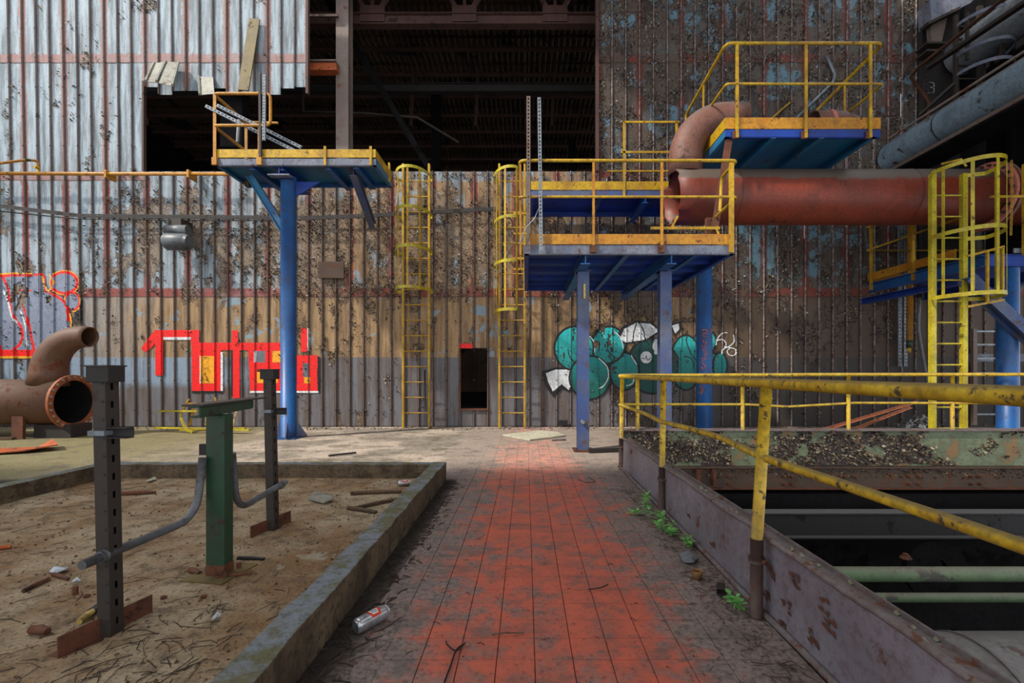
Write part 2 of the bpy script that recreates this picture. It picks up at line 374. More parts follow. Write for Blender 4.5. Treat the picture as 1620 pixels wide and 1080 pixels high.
def at_set(at, col, o):
    at.data.foreach_set('vector', col.ravel()); return o
def sheet(k, z0, z1, row):
    """one pan between rib k and rib k+1, carrying rib k"""
    nz = max(3, int((z1-z0)/.07)); zs = np.linspace(z0, z1, nz+1)
    us = [('l', -RW-.006, 0), ('l', -RW, -RH*.8), ('l', 0, -RH), ('l', RW, -RH*.8), ('l', RW+.006, 0), ('m', .16, 0), ('m', .36, 0), ('m', .64, 0), ('m', .84, 0), ('r', -RW-.006, .001)]
    V = []; bul = random.uniform(-.002, .003); lean = random.uniform(-.002, .002)
    for z in zs:
        a = xk(k, z); b = xk(k+1, z)
        for kind, u, d in us:
            x = a+u if kind == 'l' else (b+u if kind == 'r' else a+(b-a)*u)
            yy = WY+d-(bul if kind == 'm' else 0)-.002*(row % 2)-.003*row+lean*(z-z0)
            if kind == 'm': yy -= .002*(float(vnoise(x*3, z*2, 77))-.5)*2
            V.append((x, yy, z))
    n = len(us); fs = [(i*n+j, i*n+j+1, (i+1)*n+j+1, (i+1)*n+j) for i in range(nz) for j in range(n-1)]
    mb = MB(); mb.add(V, fs)
    o = mb.build('cladding_sheet', 'wall', wall)
    A = np.array(V); pk = peelmask(A[:, 0], A[:, 2]); col = np.zeros((len(V), 3), np.float32); col[:, 0] = pk
    ed = np.full(len(V), 1.0)
    if k % 3 == 0: ed = np.abs(A[:, 0]-np.array([xk(k, z) for z in A[:, 2]]))
    elif k % 3 == 2: ed = np.abs(A[:, 0]-np.array([xk(k+1, z) for z in A[:, 2]]))
    col[:, 1] = ed; col[:, 2] = A[:, 2]-z0
    if row == 2 and k >= -24: col[:, 2] = A[:, 2]-Z[2]
    xa_ = np.array([xk(k, z) for z in zs]); xb_ = np.array([xk(k+1, z) for z in zs]); ra = np.repeat(xa_, n); rb = np.repeat(xb_, n)
    rd = np.minimum(np.abs(A[:, 0]-ra), np.abs(A[:, 0]-rb)).astype(np.float32); a2 = o.data.attributes.new('ribdist', 'FLOAT', 'POINT'); a2.data.foreach_set('value', rd)
    at = o.data.attributes.new('wallpeel', 'FLOAT_VECTOR', 'POINT'); return at_set(at, col, o)
KL = -40
kdoor = (-2, -1)          # the hatch: pans -1 and 0 are cut between their heights
hz0, hz1 = zpx(646), zpx(551)
for k in range(KL, 42):
    if k in (-1, 0):
        sheet(k, Z[0], hz0, 0); sheet(k, hz1, Z[1], 0)
    else: sheet(k, Z[0], Z[1], 0)
    top = Z[2]+(.0 if (k < -24 or k >= 9) else .19)
    sheet(k, Z[1], top, 1)
    if k < -24: sheet(k, Z[2], Z[3], 2)
    elif k < -12: sheet(k, zpx(138+random.choice([0, 2, 6, 12])), Z[3], 2)
    elif 9 <= k < 34: sheet(k, Z[2], Z[3], 2)
    if k < -12 or 9 <= k < 34: sheet(k, Z[3], Z[4], 3)
# trim: opening edges, hatch frame, base
tr = MB(); a = P(487, 0, WY).x; tr.box(a-.02, WY-.06, zpx(150), a+.03, WY+.02, Z[4]); struct(tr, 'trim_1', 'truss', parent=None)
tr = MB(); a = P(946, 0, WY).x; tr.box(a-.05, WY-.07, zpx(272), a+.01, WY+.03, Z[4]); struct(tr, 'trim_2', 'truss')
tr = MB(); tr.box(P(229, 0, WY).x-.02, WY-.055, zpx(271), P(229, 0, WY).x+.02, WY+.02, zpx(130)); struct(tr, 'trim_3', 'truss')
hx0, hx1 = xk(-1, 1), xk(1, 1)
tr = MB(); tr.box(hx0-.02, WY-.05, hz0-.03, hx1+.02, WY+.03, hz0); tr.box(hx0-.015, WY-.03, hz0, hx0+.01, WY+.02, hz1); tr.box(hx1-.01, WY-.03, hz0, hx1+.015, WY+.02, hz1)
struct(tr, 'trim_4', 'rust')
rv = MB()
for k in range(-40, 40):
    for z_ in np.arange(.35, 9.2, .6):
        px_ = rib_px(k, pyz(z_))
        if z_ > 5.2 and (488 < px_ < 945 or (230 < px_ <= 488 and z_ < zpx(138))): continue
        if px_ > 1460 and z_ > 5: continue
        x_ = xk(k, z_); q_ = WY-RH; rv.add([(x_-.014, q_, z_-.014), (x_+.014, q_, z_-.014), (x_+.014, q_, z_+.014), (x_-.014, q_, z_+.014), (x_, q_-.016, z_)], [(0, 1, 4), (1, 2, 4), (2, 3, 4), (3, 0, 4)])
rv.build('cladding_screws', 'darksteel', wall)['kind'] = 'stuff'
# vent hole near the floor by the column: a flat black box paints in its dark
# ---- wall flakes (curled paint)
def flakes(X, Zz, depth, size, cols, name, mat, parent, seed=1):
    r = np.random.default_rng(seed); n = len(X)
    th = r.uniform(0, 2*np.pi, n); s = size*r.uniform(.5, 1.5, n); w2 = s*r.uniform(.3, .8, n)
    du = np.stack([np.cos(th), np.zeros(n), np.sin(th)], 1); dv = np.stack([-np.sin(th), np.zeros(n), np.cos(th)], 1)
    out = np.array([0, -1, 0]); c = np.stack([X, depth, Zz], 1)
    l1 = s*r.uniform(.25, .7, n); l2 = s*r.uniform(.4, 1.1, n)
    r0a = c-dv*w2[:, None]; r0b = c+dv*w2[:, None]
    m = c+du*(s*.7)[:, None]+out*l1[:, None]; r1a = m-dv*(w2*1.0)[:, None]; r1b = m+dv*(w2*.9)[:, None]
    e = c+du*(s*r.uniform(.2, 1.2, n))[:, None]+out*(l1+l2)[:, None]; r2a = e-dv*(w2*.5)[:, None]; r2b = e+dv*(w2*.6)[:, None]
    V = np.stack([r0a, r0b, r1a, r1b, r2a, r2b], 1).reshape(-1, 3)-np.array(WORLD[parent] if parent else (0, 0, 0))
    i = np.arange(n)[:, None]*6
    Fq = np.concatenate([i+np.array([[0, 1, 3, 2]]), i+np.array([[2, 3, 5, 4]])], 1).reshape(-1, 4)
    me = bpy.data.meshes.new(name); me.vertices.add(len(V)); me.vertices.foreach_set('co', V.astype(np.float32).ravel())
    nf = len(Fq); me.loops.add(nf*4); me.loops.foreach_set('vertex_index', Fq.ravel().astype(np.int32)); me.polygons.add(nf)
    me.polygons.foreach_set('loop_start', (np.arange(nf)*4).astype(np.int32)); me.update(calc_edges=True)
    at = me.attributes.new('tint', 'FLOAT_COLOR', 'POINT'); cc = np.ones((len(V), 4), np.float32); cc[:, :3] = np.repeat(cols, 6, 0)
    at.data.foreach_set('color', cc.ravel())
    o = bpy.data.objects.new(name, me); COL.objects.link(o); me.materials.append(mat)
    if parent: o.parent = parent
    o['kind'] = 'stuff'; WORLD[o] = WORLD[parent] if parent else Vector((0, 0, 0)); return o
def tint_mat(name, rough=.7):
    t = NT(name); a = t.attr('tint')[0]; n = t.noise(t.pos, 25, 3, .6)
    return t.out(t.mix(t.math('MULTIPLY', t.ramp(n, .4, .7), .35), a, C(60, 50, 44)), rough, 0, .3)
M['flake'] = tint_mat('curled_paint_flake'); M['spray'] = tint_mat('spray_paint', .5)
n = 300000
X = rng.uniform(-11, 8.4, n); Zz = rng.uniform(.25, 9.2, n); pk = peelmask(X, Zz)+rng.normal(0, .012, n)
opening = ((X > P(230, 0, WY).x) & (X < P(945, 0, WY).x) & (Zz > zpx(275)) & ~((X < P(487, 0, WY).x) & (Zz > zpx(138)))) | ((X > hx0) & (X < hx1) & (Zz > hz0) & (Zz < hz1))
keep = (pk > .575) & (pk < .76) & ~opening
clus = fbm(X*6, Zz*4, 91, 3)
keep &= (clus > .48) & (rng.uniform(0, 1, n) < np.where(pk < .64, .62, .3)*np.where(Zz < 2.65, .7, 1)*np.where(X > .8, 1.1, 1))
X = X[keep]; Zz = Zz[keep]
pals = np.array([C(150, 130, 104), C(110, 92, 74), C(92, 76, 62), C(70, 60, 54), C(150, 160, 166), C(172, 158, 136), C(52, 44, 40), C(60, 50, 44)])
cols = pals[rng.integers(0, 8, len(X))]
rt = X > .8; cols[rt] *= .8
flakes(X, Zz, np.full(len(X), WY-.010), .019, cols, 'paint_flakes', M['flake'], wall, 3)
print('flakes', len(X))

# ---- graffiti: run-merged strips following the sheet profile, painted by polygons in wall coordinates
class Art:
    def __init__(s, x0, y0, x1, y1, res=1.6):
        s.x0, s.y0, s.res = x0, y0, res; s.w = int((x1-x0)*res); s.h = int((y1-y0)*res)
        s.im = np.full((s.h, s.w, 3), -1.0); yy, xx = np.mgrid[0:s.h, 0:s.w]; s.px = x0+(xx+.5)/res; s.py = y0+(yy+.5)/res
        jx = (fbm(s.px*.35, s.py*.35, 5, 2)-.5)*.9; s.px = s.px+jx
    def fill(s, m, col):
        if callable(col): s.im[m] = col(s.px[m], s.py[m])
        else: s.im[m] = col
    def poly(s, pts, col):
        m = np.zeros(s.px.shape, bool); n = len(pts)
        for i in range(n):
            xa, ya = pts[i]; xb, yb = pts[(i+1) % n]
            if ya == yb: continue
            c = ((ya > s.py) != (yb > s.py)) & (s.px < (xb-xa)*(s.py-ya)/(yb-ya)+xa); m ^= c
        s.fill(m, col)
    def rect(s, x0, y0, x1, y1, col): s.poly([(x0, y0), (x1, y0), (x1, y1), (x0, y1)], col)
    def ell(s, cx, cy, rx, ry, col, rot=0):
        a = math.radians(rot); dx = s.px-cx; dy = s.py-cy; u = dx*math.cos(a)+dy*math.sin(a); v = -dx*math.sin(a)+dy*math.cos(a)
        s.fill((u/rx)**2+(v/ry)**2 < 1, col)
    def stroke(s, pts, wd, col, smooth=True):
        if smooth and len(pts) > 2:
            q = [];
            P_ = [pts[0]]+list(pts)+[pts[-1]]
            for i in range(1, len(P_)-2):
                for k in range(6):
                    t = k/6; a, b, c, d = [np.array(P_[i+j], float) for j in (-1, 0, 1, 2)]
                    q.append(.5*((2*b)+(-a+c)*t+(2*a-5*b+4*c-d)*t*t+(-a+3*b-3*c+d)*t**3))
            q.append(np.array(pts[-1], float)); pts = q
        m = np.zeros(s.px.shape, bool)
        for a, b in zip(pts[:-1], pts[1:]):
            dx, dy = b[0]-a[0], b[1]-a[1]; L = dx*dx+dy*dy+1e-9; t = np.clip(((s.px-a[0])*dx+(s.py-a[1])*dy)/L, 0, 1)
            m |= (s.px-a[0]-t*dx)**2+(s.py-a[1]-t*dy)**2 < (wd/2)**2
        s.fill(m, col)
    def build(s, name, label, wear=.62):
        V = []; Fs = []; Cc = []; X0 = s.x0; stepm = 1/s.res
        pxs = X0+np.arange(s.w+1)*stepm
        ks = list(range(-42, 44)); ribx = np.array([rib_px(k, 570) for k in ks])
        for j in range(s.w):
            xa = (pxs[j]-VX)*WY/F; xb = (pxs[j+1]-VX)*WY/F; xm = (pxs[j]+pxs[j+1])/2
            d = np.min(np.abs(ribx-xm))*WY/F; off = lambda dd: (-RH-.005 if dd < RW+.002 else -.018)
            ya = WY+off(np.min(np.abs(ribx-pxs[j]))*WY/F); yb = WY+off(np.min(np.abs(ribx-pxs[j+1]))*WY/F)
            col = s.im[:, j]; zc = zpx(s.y0+(np.arange(s.h)+.5)*stepm); xc = np.full(s.h, (xa+xb)/2)
            worn = (peelmask(xc, zc)+(vnoise(xc*40, zc*40, 9)-.5)*.05) > wear
            i = 0
            while i < s.h:
                if col[i, 0] < 0 or worn[i]: i += 1; continue
                k = i
                while k+1 < s.h and not worn[k+1] and np.allclose(col[k+1], col[i], atol=.012): k += 1
                za = zpx(s.y0+i*stepm); zb_ = zpx(s.y0+(k+1)*stepm); b = len(V)
                V += [(xa, ya, zb_), (xb, yb, zb_), (xb, yb, za), (xa, ya, za)]; Fs.append((b, b+1, b+2, b+3)); Cc += [tuple(col[i])+(1,)]*4
                i = k+1
        mb = MB(); mb.add(V, Fs); o = mb.build(name, M['spray'], wall, label)
        at = o.data.attributes.new('tint', 'FLOAT_COLOR', 'POINT'); at.data.foreach_set('color', np.array(Cc, np.float32).ravel())
        print(name, len(Fs)); return o
RED = C(232, 32, 30); YEL = C(230, 160, 40); WHT = C(212, 214, 216); BLK = C(26, 24, 28); GRY = C(104, 106, 114)
A = Art(218, 510, 512, 634); q = lambda *p: [(x/3, 360+y/3) for x, y in p]; rr = lambda x0, y0, x1, y1, c: A.poly(q((x0, y0), (x1, y0), (x1, y1), (x0, y1)), c)
rr(775, 540, 782, 700, BLK); rr(945, 487, 957, 545, BLK); rr(772, 518, 908, 532, WHT)
A.poly(q((672, 575), (738, 485), (778, 485), (778, 530), (745, 545), (698, 592)), RED); rr(735, 485, 948, 520, RED); rr(740, 500, 778, 702, RED)
rr(910, 485, 948, 560, RED); rr(912, 545, 1055, 775, RED); rr(955, 610, 1022, 738, YEL); rr(950, 606, 957, 738, WHT); rr(912, 774, 1058, 783, BLK); rr(1050, 590, 1060, 775, WHT)
rr(1050, 545, 1400, 582, RED); rr(1103, 487, 1132, 560, RED); rr(1108, 545, 1140, 808, RED); rr(1100, 585, 1108, 800, BLK)
A.poly(q((1180, 560), (1400, 560), (1400, 776), (1190, 776)), RED); rr(1215, 585, 1262, 640, GRY); rr(1211, 585, 1219, 640, WHT); rr(1295, 585, 1345, 640, YEL); rr(1222, 678, 1322, 737, YEL); rr(1255, 700, 1290, 737, RED)
rr(1222, 676, 1260, 684, BLK); rr(1345, 600, 1408, 735, GRY)
rr(1430, 477, 1462, 588, RED); rr(1461, 479, 1470, 586, WHT); rr(1500, 612, 1518, 780, BLK); rr(1406, 606, 1508, 776, RED); rr(1440, 643, 1470, 708, GRY); rr(1445, 708, 1474, 738, YEL); rr(1188, 774, 1512, 783, WHT)
A.build('graffiti', 'red block letters with yellow fills', .67)
A = Art(0, 425, 132, 570); SIL = lambda x, y: np.outer(.85+.25*fbm(x*.05, y*.05, 3, 2), np.array(C(124, 132, 150))); st = lambda w_, c, *p: A.stroke(q(*p), w_, c)
A.poly(q((0, 230), (60, 225), (205, 225), (235, 300), (300, 330), (335, 400), (335, 500), (240, 585), (0, 590)), SIL)
A.poly(q((395, 330), (470, 390), (420, 440), (350, 450), (360, 400), (385, 380)), BLK)
A.ell(*q((310, 262))[0], 24, 20, YEL); A.ell(*q((348, 350))[0], 14, 17, YEL)
A.ell(*q((310, 262))[0], 22.5, 18.5, RED); A.ell(*q((348, 350))[0], 12.5, 15.5, RED)
A.ell(*q((308, 262))[0], 18.5, 14.5, SIL); A.ell(*q((348, 350))[0], 9, 12, SIL)
st(2.4, YEL, (5, 222), (60, 218), (155, 219)); st(4, RED, (5, 232), (60, 227), (155, 228)); st(4, RED, (172, 224), (208, 226), (215, 262), (222, 305)); st(2.6, YEL, (205, 232), (228, 300), (262, 262), (240, 228))
st(4, RED, (20, 238), (45, 300), (50, 360), (75, 430), (108, 480), (105, 540), (70, 580)); st(3, WHT, (20, 300), (42, 350), (60, 420), (85, 450)); st(4, RED, (112, 368), (140, 450), (155, 530), (166, 580)); st(2.4, WHT, (100, 390), (125, 470), (138, 560))
st(4, RED, (240, 310), (300, 345), (328, 400), (332, 440)); st(2.4, YEL, (335, 410), (342, 450), (330, 500)); st(2, WHT, (320, 430), (318, 490)); st(2.5, RED, (105, 298), (150, 300)); st(2, RED, (120, 312), (140, 290)); rr(0, 580, 205, 611, RED); rr(0, 610, 190, 620, YEL); st(3, RED, (0, 360), (-5, 480), (10, 590))
A.build('graffiti', 'silver letter with red and yellow outline', .69)
A = Art(856, 500, 1168, 634); q = lambda *p: [(840+x/3.6, 440+y/3.6) for x, y in p]
def TL(x, y):
    t = np.clip((y-520)/90, 0, 1)[:, None]; t = np.round(t*14)/14
    return np.array(C(36, 178, 178))*(1-t)+np.array(C(8, 92, 84))*t
def DK(x, y): return np.tile(np.array(C(12, 70, 68)), (len(x), 1))
def E(cx, cy, rx, ry, rot=0, c=TL, o=3.2):
    x, y = q((cx, cy))[0]; A.ell(x, y, rx/3.6+o, ry/3.6+o, BLK, rot); A.ell(x, y, rx/3.6, ry/3.6, c, rot)
A.poly(q((60, 530), (150, 505), (270, 515), (225, 650), (180, 630), (130, 680), (85, 620)), BLK)
A.poly(q((85, 540), (140, 520), (262, 520), (215, 638), (175, 602), (125, 645), (98, 590)), WHT)
E(1020, 510, 85, 80); E(1075, 500, 35, 70); E(985, 370, 60, 75, 20); E(880, 480, 80, 150); E(690, 500, 140, 150, 0, DK); E(530, 530, 78, 100); E(440, 380, 90, 100, 20); E(245, 400, 105, 118); E(335, 565, 110, 118)
A.poly(q((490, 320), (520, 275), (600, 240), (690, 250), (745, 300), (650, 362), (530, 378)), BLK)
A.poly(q((505, 345), (530, 290), (600, 252), (680, 260), (728, 300), (650, 350), (540, 366)), WHT)
A.poly(q((790, 260), (850, 250), (860, 290), (820, 330), (800, 300)), BLK); A.poly(q((800, 270), (840, 258), (845, 290), (820, 315)), WHT)
st2 = lambda w_, c, *p: A.stroke(q(*p), w_, c)
st2(1.8, BLK, (600, 255), (585, 310), (580, 360)); st2(1.8, BLK, (615, 255), (640, 300), (650, 350))
A.ell(*q((655, 450))[0], 9, 9.5, WHT); A.ell(*q((710, 390))[0], 4.8, 12.5, WHT); A.ell(*q((742, 405))[0], 3.6, 12, WHT); st2(1.2, BLK, (630, 455), (650, 455), (655, 440), (662, 465), (685, 450))
st2(1.6, BLK, (210, 405), (222, 450), (250, 480), (290, 478)); st2(1.6, BLK, (430, 405), (470, 445), (500, 455), (530, 440)); st2(1.6, BLK, (440, 440), (470, 490)); st2(1.8, BLK, (890, 300), (885, 360), (910, 430), (940, 470)); st2(1.6, BLK, (870, 445), (915, 460), (925, 520))
st2(1.6, WHT, (385, 455), (430, 500), (440, 560), (415, 610), (385, 628)); st2(1.4, WHT, (335, 330), (360, 370), (362, 420)); st2(1.4, WHT, (470, 300), (510, 340), (524, 400)); st2(1.4, WHT, (570, 440), (600, 490)); st2(1.4, WHT, (590, 560), (575, 600), (540, 612)); st2(2.5, C(120, 220, 210), (400, 300), (420, 340))
for dx in (0,): st2(1.5, BLK, (232, 240), (248, 232), (258, 240), (236, 257), (266, 257))
st2(1.7, BLK, (852, 232), (870, 225), (880, 232), (852, 248), (885, 248)); A.stroke(q((893, 238), (905, 226), (925, 230), (920, 244), (900, 248), (893, 238)), 1.6, BLK)
st2(1.6, WHT, (1052, 380), (1060, 345), (1085, 315), (1115, 310)); st2(1.6, WHT, (1055, 355), (1090, 350), (1110, 380), (1085, 420)); st2(1.6, WHT, (1085, 430), (1090, 405), (1130, 385), (1155, 360), (1150, 325)); st2(1.6, WHT, (1100, 390), (1130, 395), (1162, 405), (1160, 435), (1130, 438), (1115, 415), (1130, 400))
A.build('graffiti', 'teal bubble letters with white cap, fangs and numerals', .70)
# small red remnant above the hatch
A = Art(722, 542, 750, 552); A.rect(727, 543, 748, 551, RED); A.build('graffiti', 'red paint patch above the hatch', .9)

# ---- floor
def dirtmask(t):
    """how much grime covers the red tiles, from real position on the floor"""
    x, y, z = t.sep(t.pos)
    n1 = t.noise(t.pos, 1.6, 6, .66); n2 = t.noise(t.pos, 7, 6, .72); n3 = t.noise(t.pos, 40, 4, .7)
    lft = t.ramp(x, -.05, -.95); rgt = t.ramp(x, .35, 1.15); far = t.ramp(y, 5.3, 8.2)
    b = t.math('ADD', t.math('MULTIPLY', lft, .27), t.math('MULTIPLY', rgt, .27)); b = t.math('ADD', b, t.math('MULTIPLY', far, .10))
    m = t.math('ADD', b, t.math('ADD', t.math('MULTIPLY', n1, .45), t.math('MULTIPLY', n2, .65)))
    return x, y, n1, n2, n3, m
def tile_col(t):
    x, y, n1, n2, n3, m = dirtmask(t)
    red = t.mix(t.ramp(n2, .3, .7), C(190, 94, 72), C(160, 82, 66)); red = t.mix(t.ramp(y, 4.6, 6.0), red, C(196, 136, 118))  # far tiles and their dirt painted paler, as lying in sunlight
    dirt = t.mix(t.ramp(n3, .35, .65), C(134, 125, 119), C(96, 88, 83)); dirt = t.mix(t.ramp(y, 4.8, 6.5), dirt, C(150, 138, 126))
    dark = t.mix(t.ramp(n2, .5, .75), dirt, C(74, 66, 62))
    c = t.mix(t.math('MULTIPLY', t.ramp(m, .52, .72), .93), red, t.mix(.5, dirt, dark))
    c = t.mix(t.math('MULTIPLY', t.ramp(n3, .56, .66), .55), c, C(60, 50, 46))
    c = t.mix(t.math('MULTIPLY', t.ramp(t.noise(t.map(t.pos, (3.2, 4.5, 1)), 1, 8, .78), .50, .62), .62), c, C(88, 80, 76))
    return c, n2, n3, m, x, y
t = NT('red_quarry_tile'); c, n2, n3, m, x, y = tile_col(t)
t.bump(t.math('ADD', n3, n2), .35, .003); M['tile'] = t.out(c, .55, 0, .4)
t = NT('dusty_concrete_floor'); c, n2, n3, m, x, y = tile_col(t)
def gridline(t, v, off):
    f = t.math('FRACT', t.math('DIVIDE', t.math('SUBTRACT', v, off), .15)); d = t.math('ABSOLUTE', t.math('SUBTRACT', f, .5)); return t.ramp(d, .475, .49)
gl = t.math('MAXIMUM', gridline(t, x, .035), gridline(t, y, 1.869))
c = t.mix(t.math('MULTIPLY', gl, t.ramp(m, .9, .6, 0, .7)), c, C(64, 56, 52))
inl = t.math('MULTIPLY', t.ramp(x, -1.2, -.8), t.ramp(x, 1.9, 1.3))   # tiled walkway
conc = t.mix(t.ramp(n2, .3, .7), C(150, 140, 124), C(112, 102, 92)); conc = t.mix(t.ramp(t.noise(t.pos, .9, 4, .6), .45, .6), conc, C(176, 160, 144))
moss = t.mix(t.ramp(t.math('ADD', x, t.math('MULTIPLY', n2, 1.5)), -3.0, -5.2), conc, t.mix(n2, C(132, 124, 88), C(104, 96, 66)))
moss = t.mix(t.math('MULTIPLY', t.ramp(t.noise(t.pos, 2.4, 8, .75), .5, .6), .7), moss, C(92, 82, 68)); moss = t.mix(t.ramp(n3, .55, .68), moss, C(96, 84, 70)); c = t.mix(inl, moss, c); c = t.mix(t.math('MULTIPLY', t.ramp(n3, .5, .66), .4), c, C(76, 66, 58))
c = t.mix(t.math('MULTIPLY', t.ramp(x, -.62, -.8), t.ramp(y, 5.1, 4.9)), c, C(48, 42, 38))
t.bump(t.math('ADD', n3, n2), .6, .006); M['floor'] = t.out(c, .8, 0, .25)
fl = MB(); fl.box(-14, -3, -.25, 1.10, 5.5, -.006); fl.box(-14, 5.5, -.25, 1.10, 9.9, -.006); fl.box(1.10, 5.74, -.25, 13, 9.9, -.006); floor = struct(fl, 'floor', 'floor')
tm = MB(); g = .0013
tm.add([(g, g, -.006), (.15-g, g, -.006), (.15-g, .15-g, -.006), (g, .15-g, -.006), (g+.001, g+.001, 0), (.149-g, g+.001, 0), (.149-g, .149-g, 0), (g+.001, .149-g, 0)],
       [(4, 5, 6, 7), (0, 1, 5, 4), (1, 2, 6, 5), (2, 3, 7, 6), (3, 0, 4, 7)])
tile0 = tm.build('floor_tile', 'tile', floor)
k = 0
for i in range(-5, 6):
    for j in range(-2, 24):
        x_ = .035+i*.15; y_ = 1.869+j*.15
        if i == -5 and j < 3: continue
        o = tile0 if k == 0 else tile0.copy()
        if k: COL.objects.link(o)
        o.location = (x_, y_, random.uniform(-.0012, .0006)); o.rotation_euler = (random.uniform(-.004, .004), random.uniform(-.004, .004), 0); k += 1
print('tiles', k)

# ---- pit (walls, floor) and the raised steel edge
PXX = 1.127; PY = 5.56
pit = MB(); pit.box(1.10, -3, -2.9, 1.13, 5.6, -.01); pit.box(1.10, 5.72, -2.9, 13, 5.8, -.01); pit.box(1.0, -3, -3.0, 13, 5.8, -2.9)
struct(pit, 'wall_pit', 'unlitblack')

# ---- rear hall behind the opening
hall = MB(); hall.box(-16, 9.9, -.2, 13, 27, 0); struct(hall, 'floor_rear', 'unlitblack')
hall = MB(); hall.box(-16.2, 9.9, 0, -16, 27, 12.2); struct(hall, 'wall_rear_left', 'unlitblack')
hall = MB(); hall.box(13, 9.9, 0, 13.2, 27, 7.0); struct(hall, 'wall_rear_right', 'unlitblack')  # unseen wall kept low so sky light reaches the hall roof
hall = MB(); hall.box(-16, 26.2, 0, 13, 26.4, 12.15); 
for i in range(25): hall.box(-15.5+i*1.15, 26.1, 0, -15.4+i*1.15, 26.2, 12.1)
struct(hall, 'wall_rear', 'roof')
rf = MB()
for j in range(12): rf.chan((-16, 11.2+j*1.3, 11.35), (13, 11.2+j*1.3, 11.35), .14, .06)
rf.box(-16, 9.8, 11.72, 13, 26.5, 11.8)  # cover slab added above the sheets so their gaps stay dark
ceil = struct(rf, 'ceiling_rear', 'truss')
cs = MB(); nx = 44; V = []
for j, (yy, zz) in enumerate(((0, .0), (1.42, .10))):
    for i in range(nx+1): V.append((i*2.0/nx*1.02, yy, zz+.038*math.cos(i*math.pi/2)))
cs.add(V, [(i, i+1, nx+2+i, nx+1+i) for i in range(nx)]); s0 = cs.build('roof_sheet', 'roof', ceil)
k = 0
for j in range(12):
    for i in range(15):
        if (i, j) in ((4, 10), (9, 3)): pass
        o = s0 if k == 0 else s0.copy()
        if k: COL.objects.link(o)
        o.location = (-16+i*2.0, 10.8+j*1.3, 11.47+random.uniform(-.02, .03)-.0*j); o.rotation_euler = (0, 0, random.uniform(-.004, .004)); k += 1
# hall ceiling over the near part of the yard (out of frame) that shades the foreground
sh = MB(); sh.box(-22, -9, 9.8, 12, .25, 10.0); struct(sh, 'ceiling', 'roof')
sh = MB(); sh.box(-1.0, 1.0, 10.4, 6.0, 9.7, 10.6); sh.box(9.2, 1.0, 10.4, 14, 9.7, 10.6); struct(sh, 'shade_slab_right', 'roof')  # unseen slabs added to shade the right side; gap lets sky light through
sh = MB(); sh.box(8.35, 9.72, 5.05, 13, 9.8, 11.9); struct(sh, 'wall_back_right', 'unlitblack')
sh = MB(); sh.box(-16, 9.85, 9.4, 13, 9.95, 11.9); struct(sh, 'wall_back_upper', 'roof')
sh = MB(); sh.box(-11.9, -6, 0, -11.7, 9.8, 2.2); struct(sh, 'wall_left', 'roof')

# columns and trusses in the hall
def hcol(px, Y, w_, label, z1=11.3, mat='hallcol'):
    x_ = (px-VX)*Y/F; mb = MB().ibeam((x_, Y, 0), (x_, Y, z1), w_, w_, .02, up=(0, 1, 0)); o = mb.build('steel_column', mat); tag(o, label, 'column'); return o
hcol(545, 10.4, .27, 'rust-streaked steel column standing in the opening above the left platform')
hcol(690, 17, .3, 'dark steel column far back in the hall, below the middle truss joint', mat='unlitblack'); hcol(905, 21, .3, 'dark steel column far back in the hall, close to the right cladding edge', mat='unlitblack')
tr_ = thing('roof_truss', 'rust-brown lattice girder across the top of the dark opening', 'truss', (-2, 10.9, 8.9))
YT = 10.9; zt = H+(VY-33)*YT/F
MB().ibeam((-9, YT, zt), (4, YT, zt), .26, .2, .02).build('bottom_chord', 'truss', tr_)
MB().ibeam((-9, YT, zt+1.7), (4, YT, zt+1.7), .2, .16, .02).build('top_chord', 'truss', tr_)
for i, pxn in enumerate((445, 590, 735, 878, 1020)):
    xn = (pxn-VX)*YT/F
    MB().box(xn-.28, YT-.06, zt-.05, xn+.28, YT-.035, zt+.32).build('gusset_plate', 'truss', tr_)
    for s_ in (-1, 1): MB().bar((xn+s_*.1, YT-.02, zt+.12), (xn+s_*1.02, YT-.02, zt+1.7), .09, .09).build('lattice_bar', 'truss', tr_)
    MB().bar((xn, YT-.02, zt+.1), (xn, YT-.02, zt+1.7), .07, .07).build('lattice_bar', 'truss', tr_)
for (Y, py, m_, lab) in ((13.5, 140, 'blacksteel', 'dark steel purlin beam crossing the hall halfway up the opening'), (16.5, 72, 'roof', 'dim roof beam deep in the hall under the lattice girder')):
    z_ = H+(VY-py)*Y/F; tag(MB().ibeam((-14, Y, z_), (9, Y, z_), .24, .18).build('hall_beam', m_), lab, 'beam')
for px, lab in ((650, 'thin hanger rod far back in the hall, left one'), (752, 'thin hanger rod far back in the hall, middle one'), (873, 'thin hanger rod far back in the hall, right one')):
    x_ = (px-VX)*16.4/F; tag(MB().bar((x_, 16.4, 9.6), (x_+.1, 16.4, 12.0), .1, .1).build('hanger_rod', 'truss'), lab, 'rod')
tag(MB().tube([P(480, 176, 12.5)+Vector((0, 0, 3.0)), P(480, 176, 12.5), P(575, 179, 12.5), P(660, 186, 12.5), P(725, 225, 12.5)], .03, 8).build('hall_pipe', 'darksteel'), 'thin dark pipe dipping across the hall behind the left platform', 'pipe')
tag(MB().bar(P(500, -30, 12), P(690, 285, 12), .14, .14).build('diagonal_brace', 'unlitblack'), 'dark diagonal brace crossing the hall behind the column', 'brace')
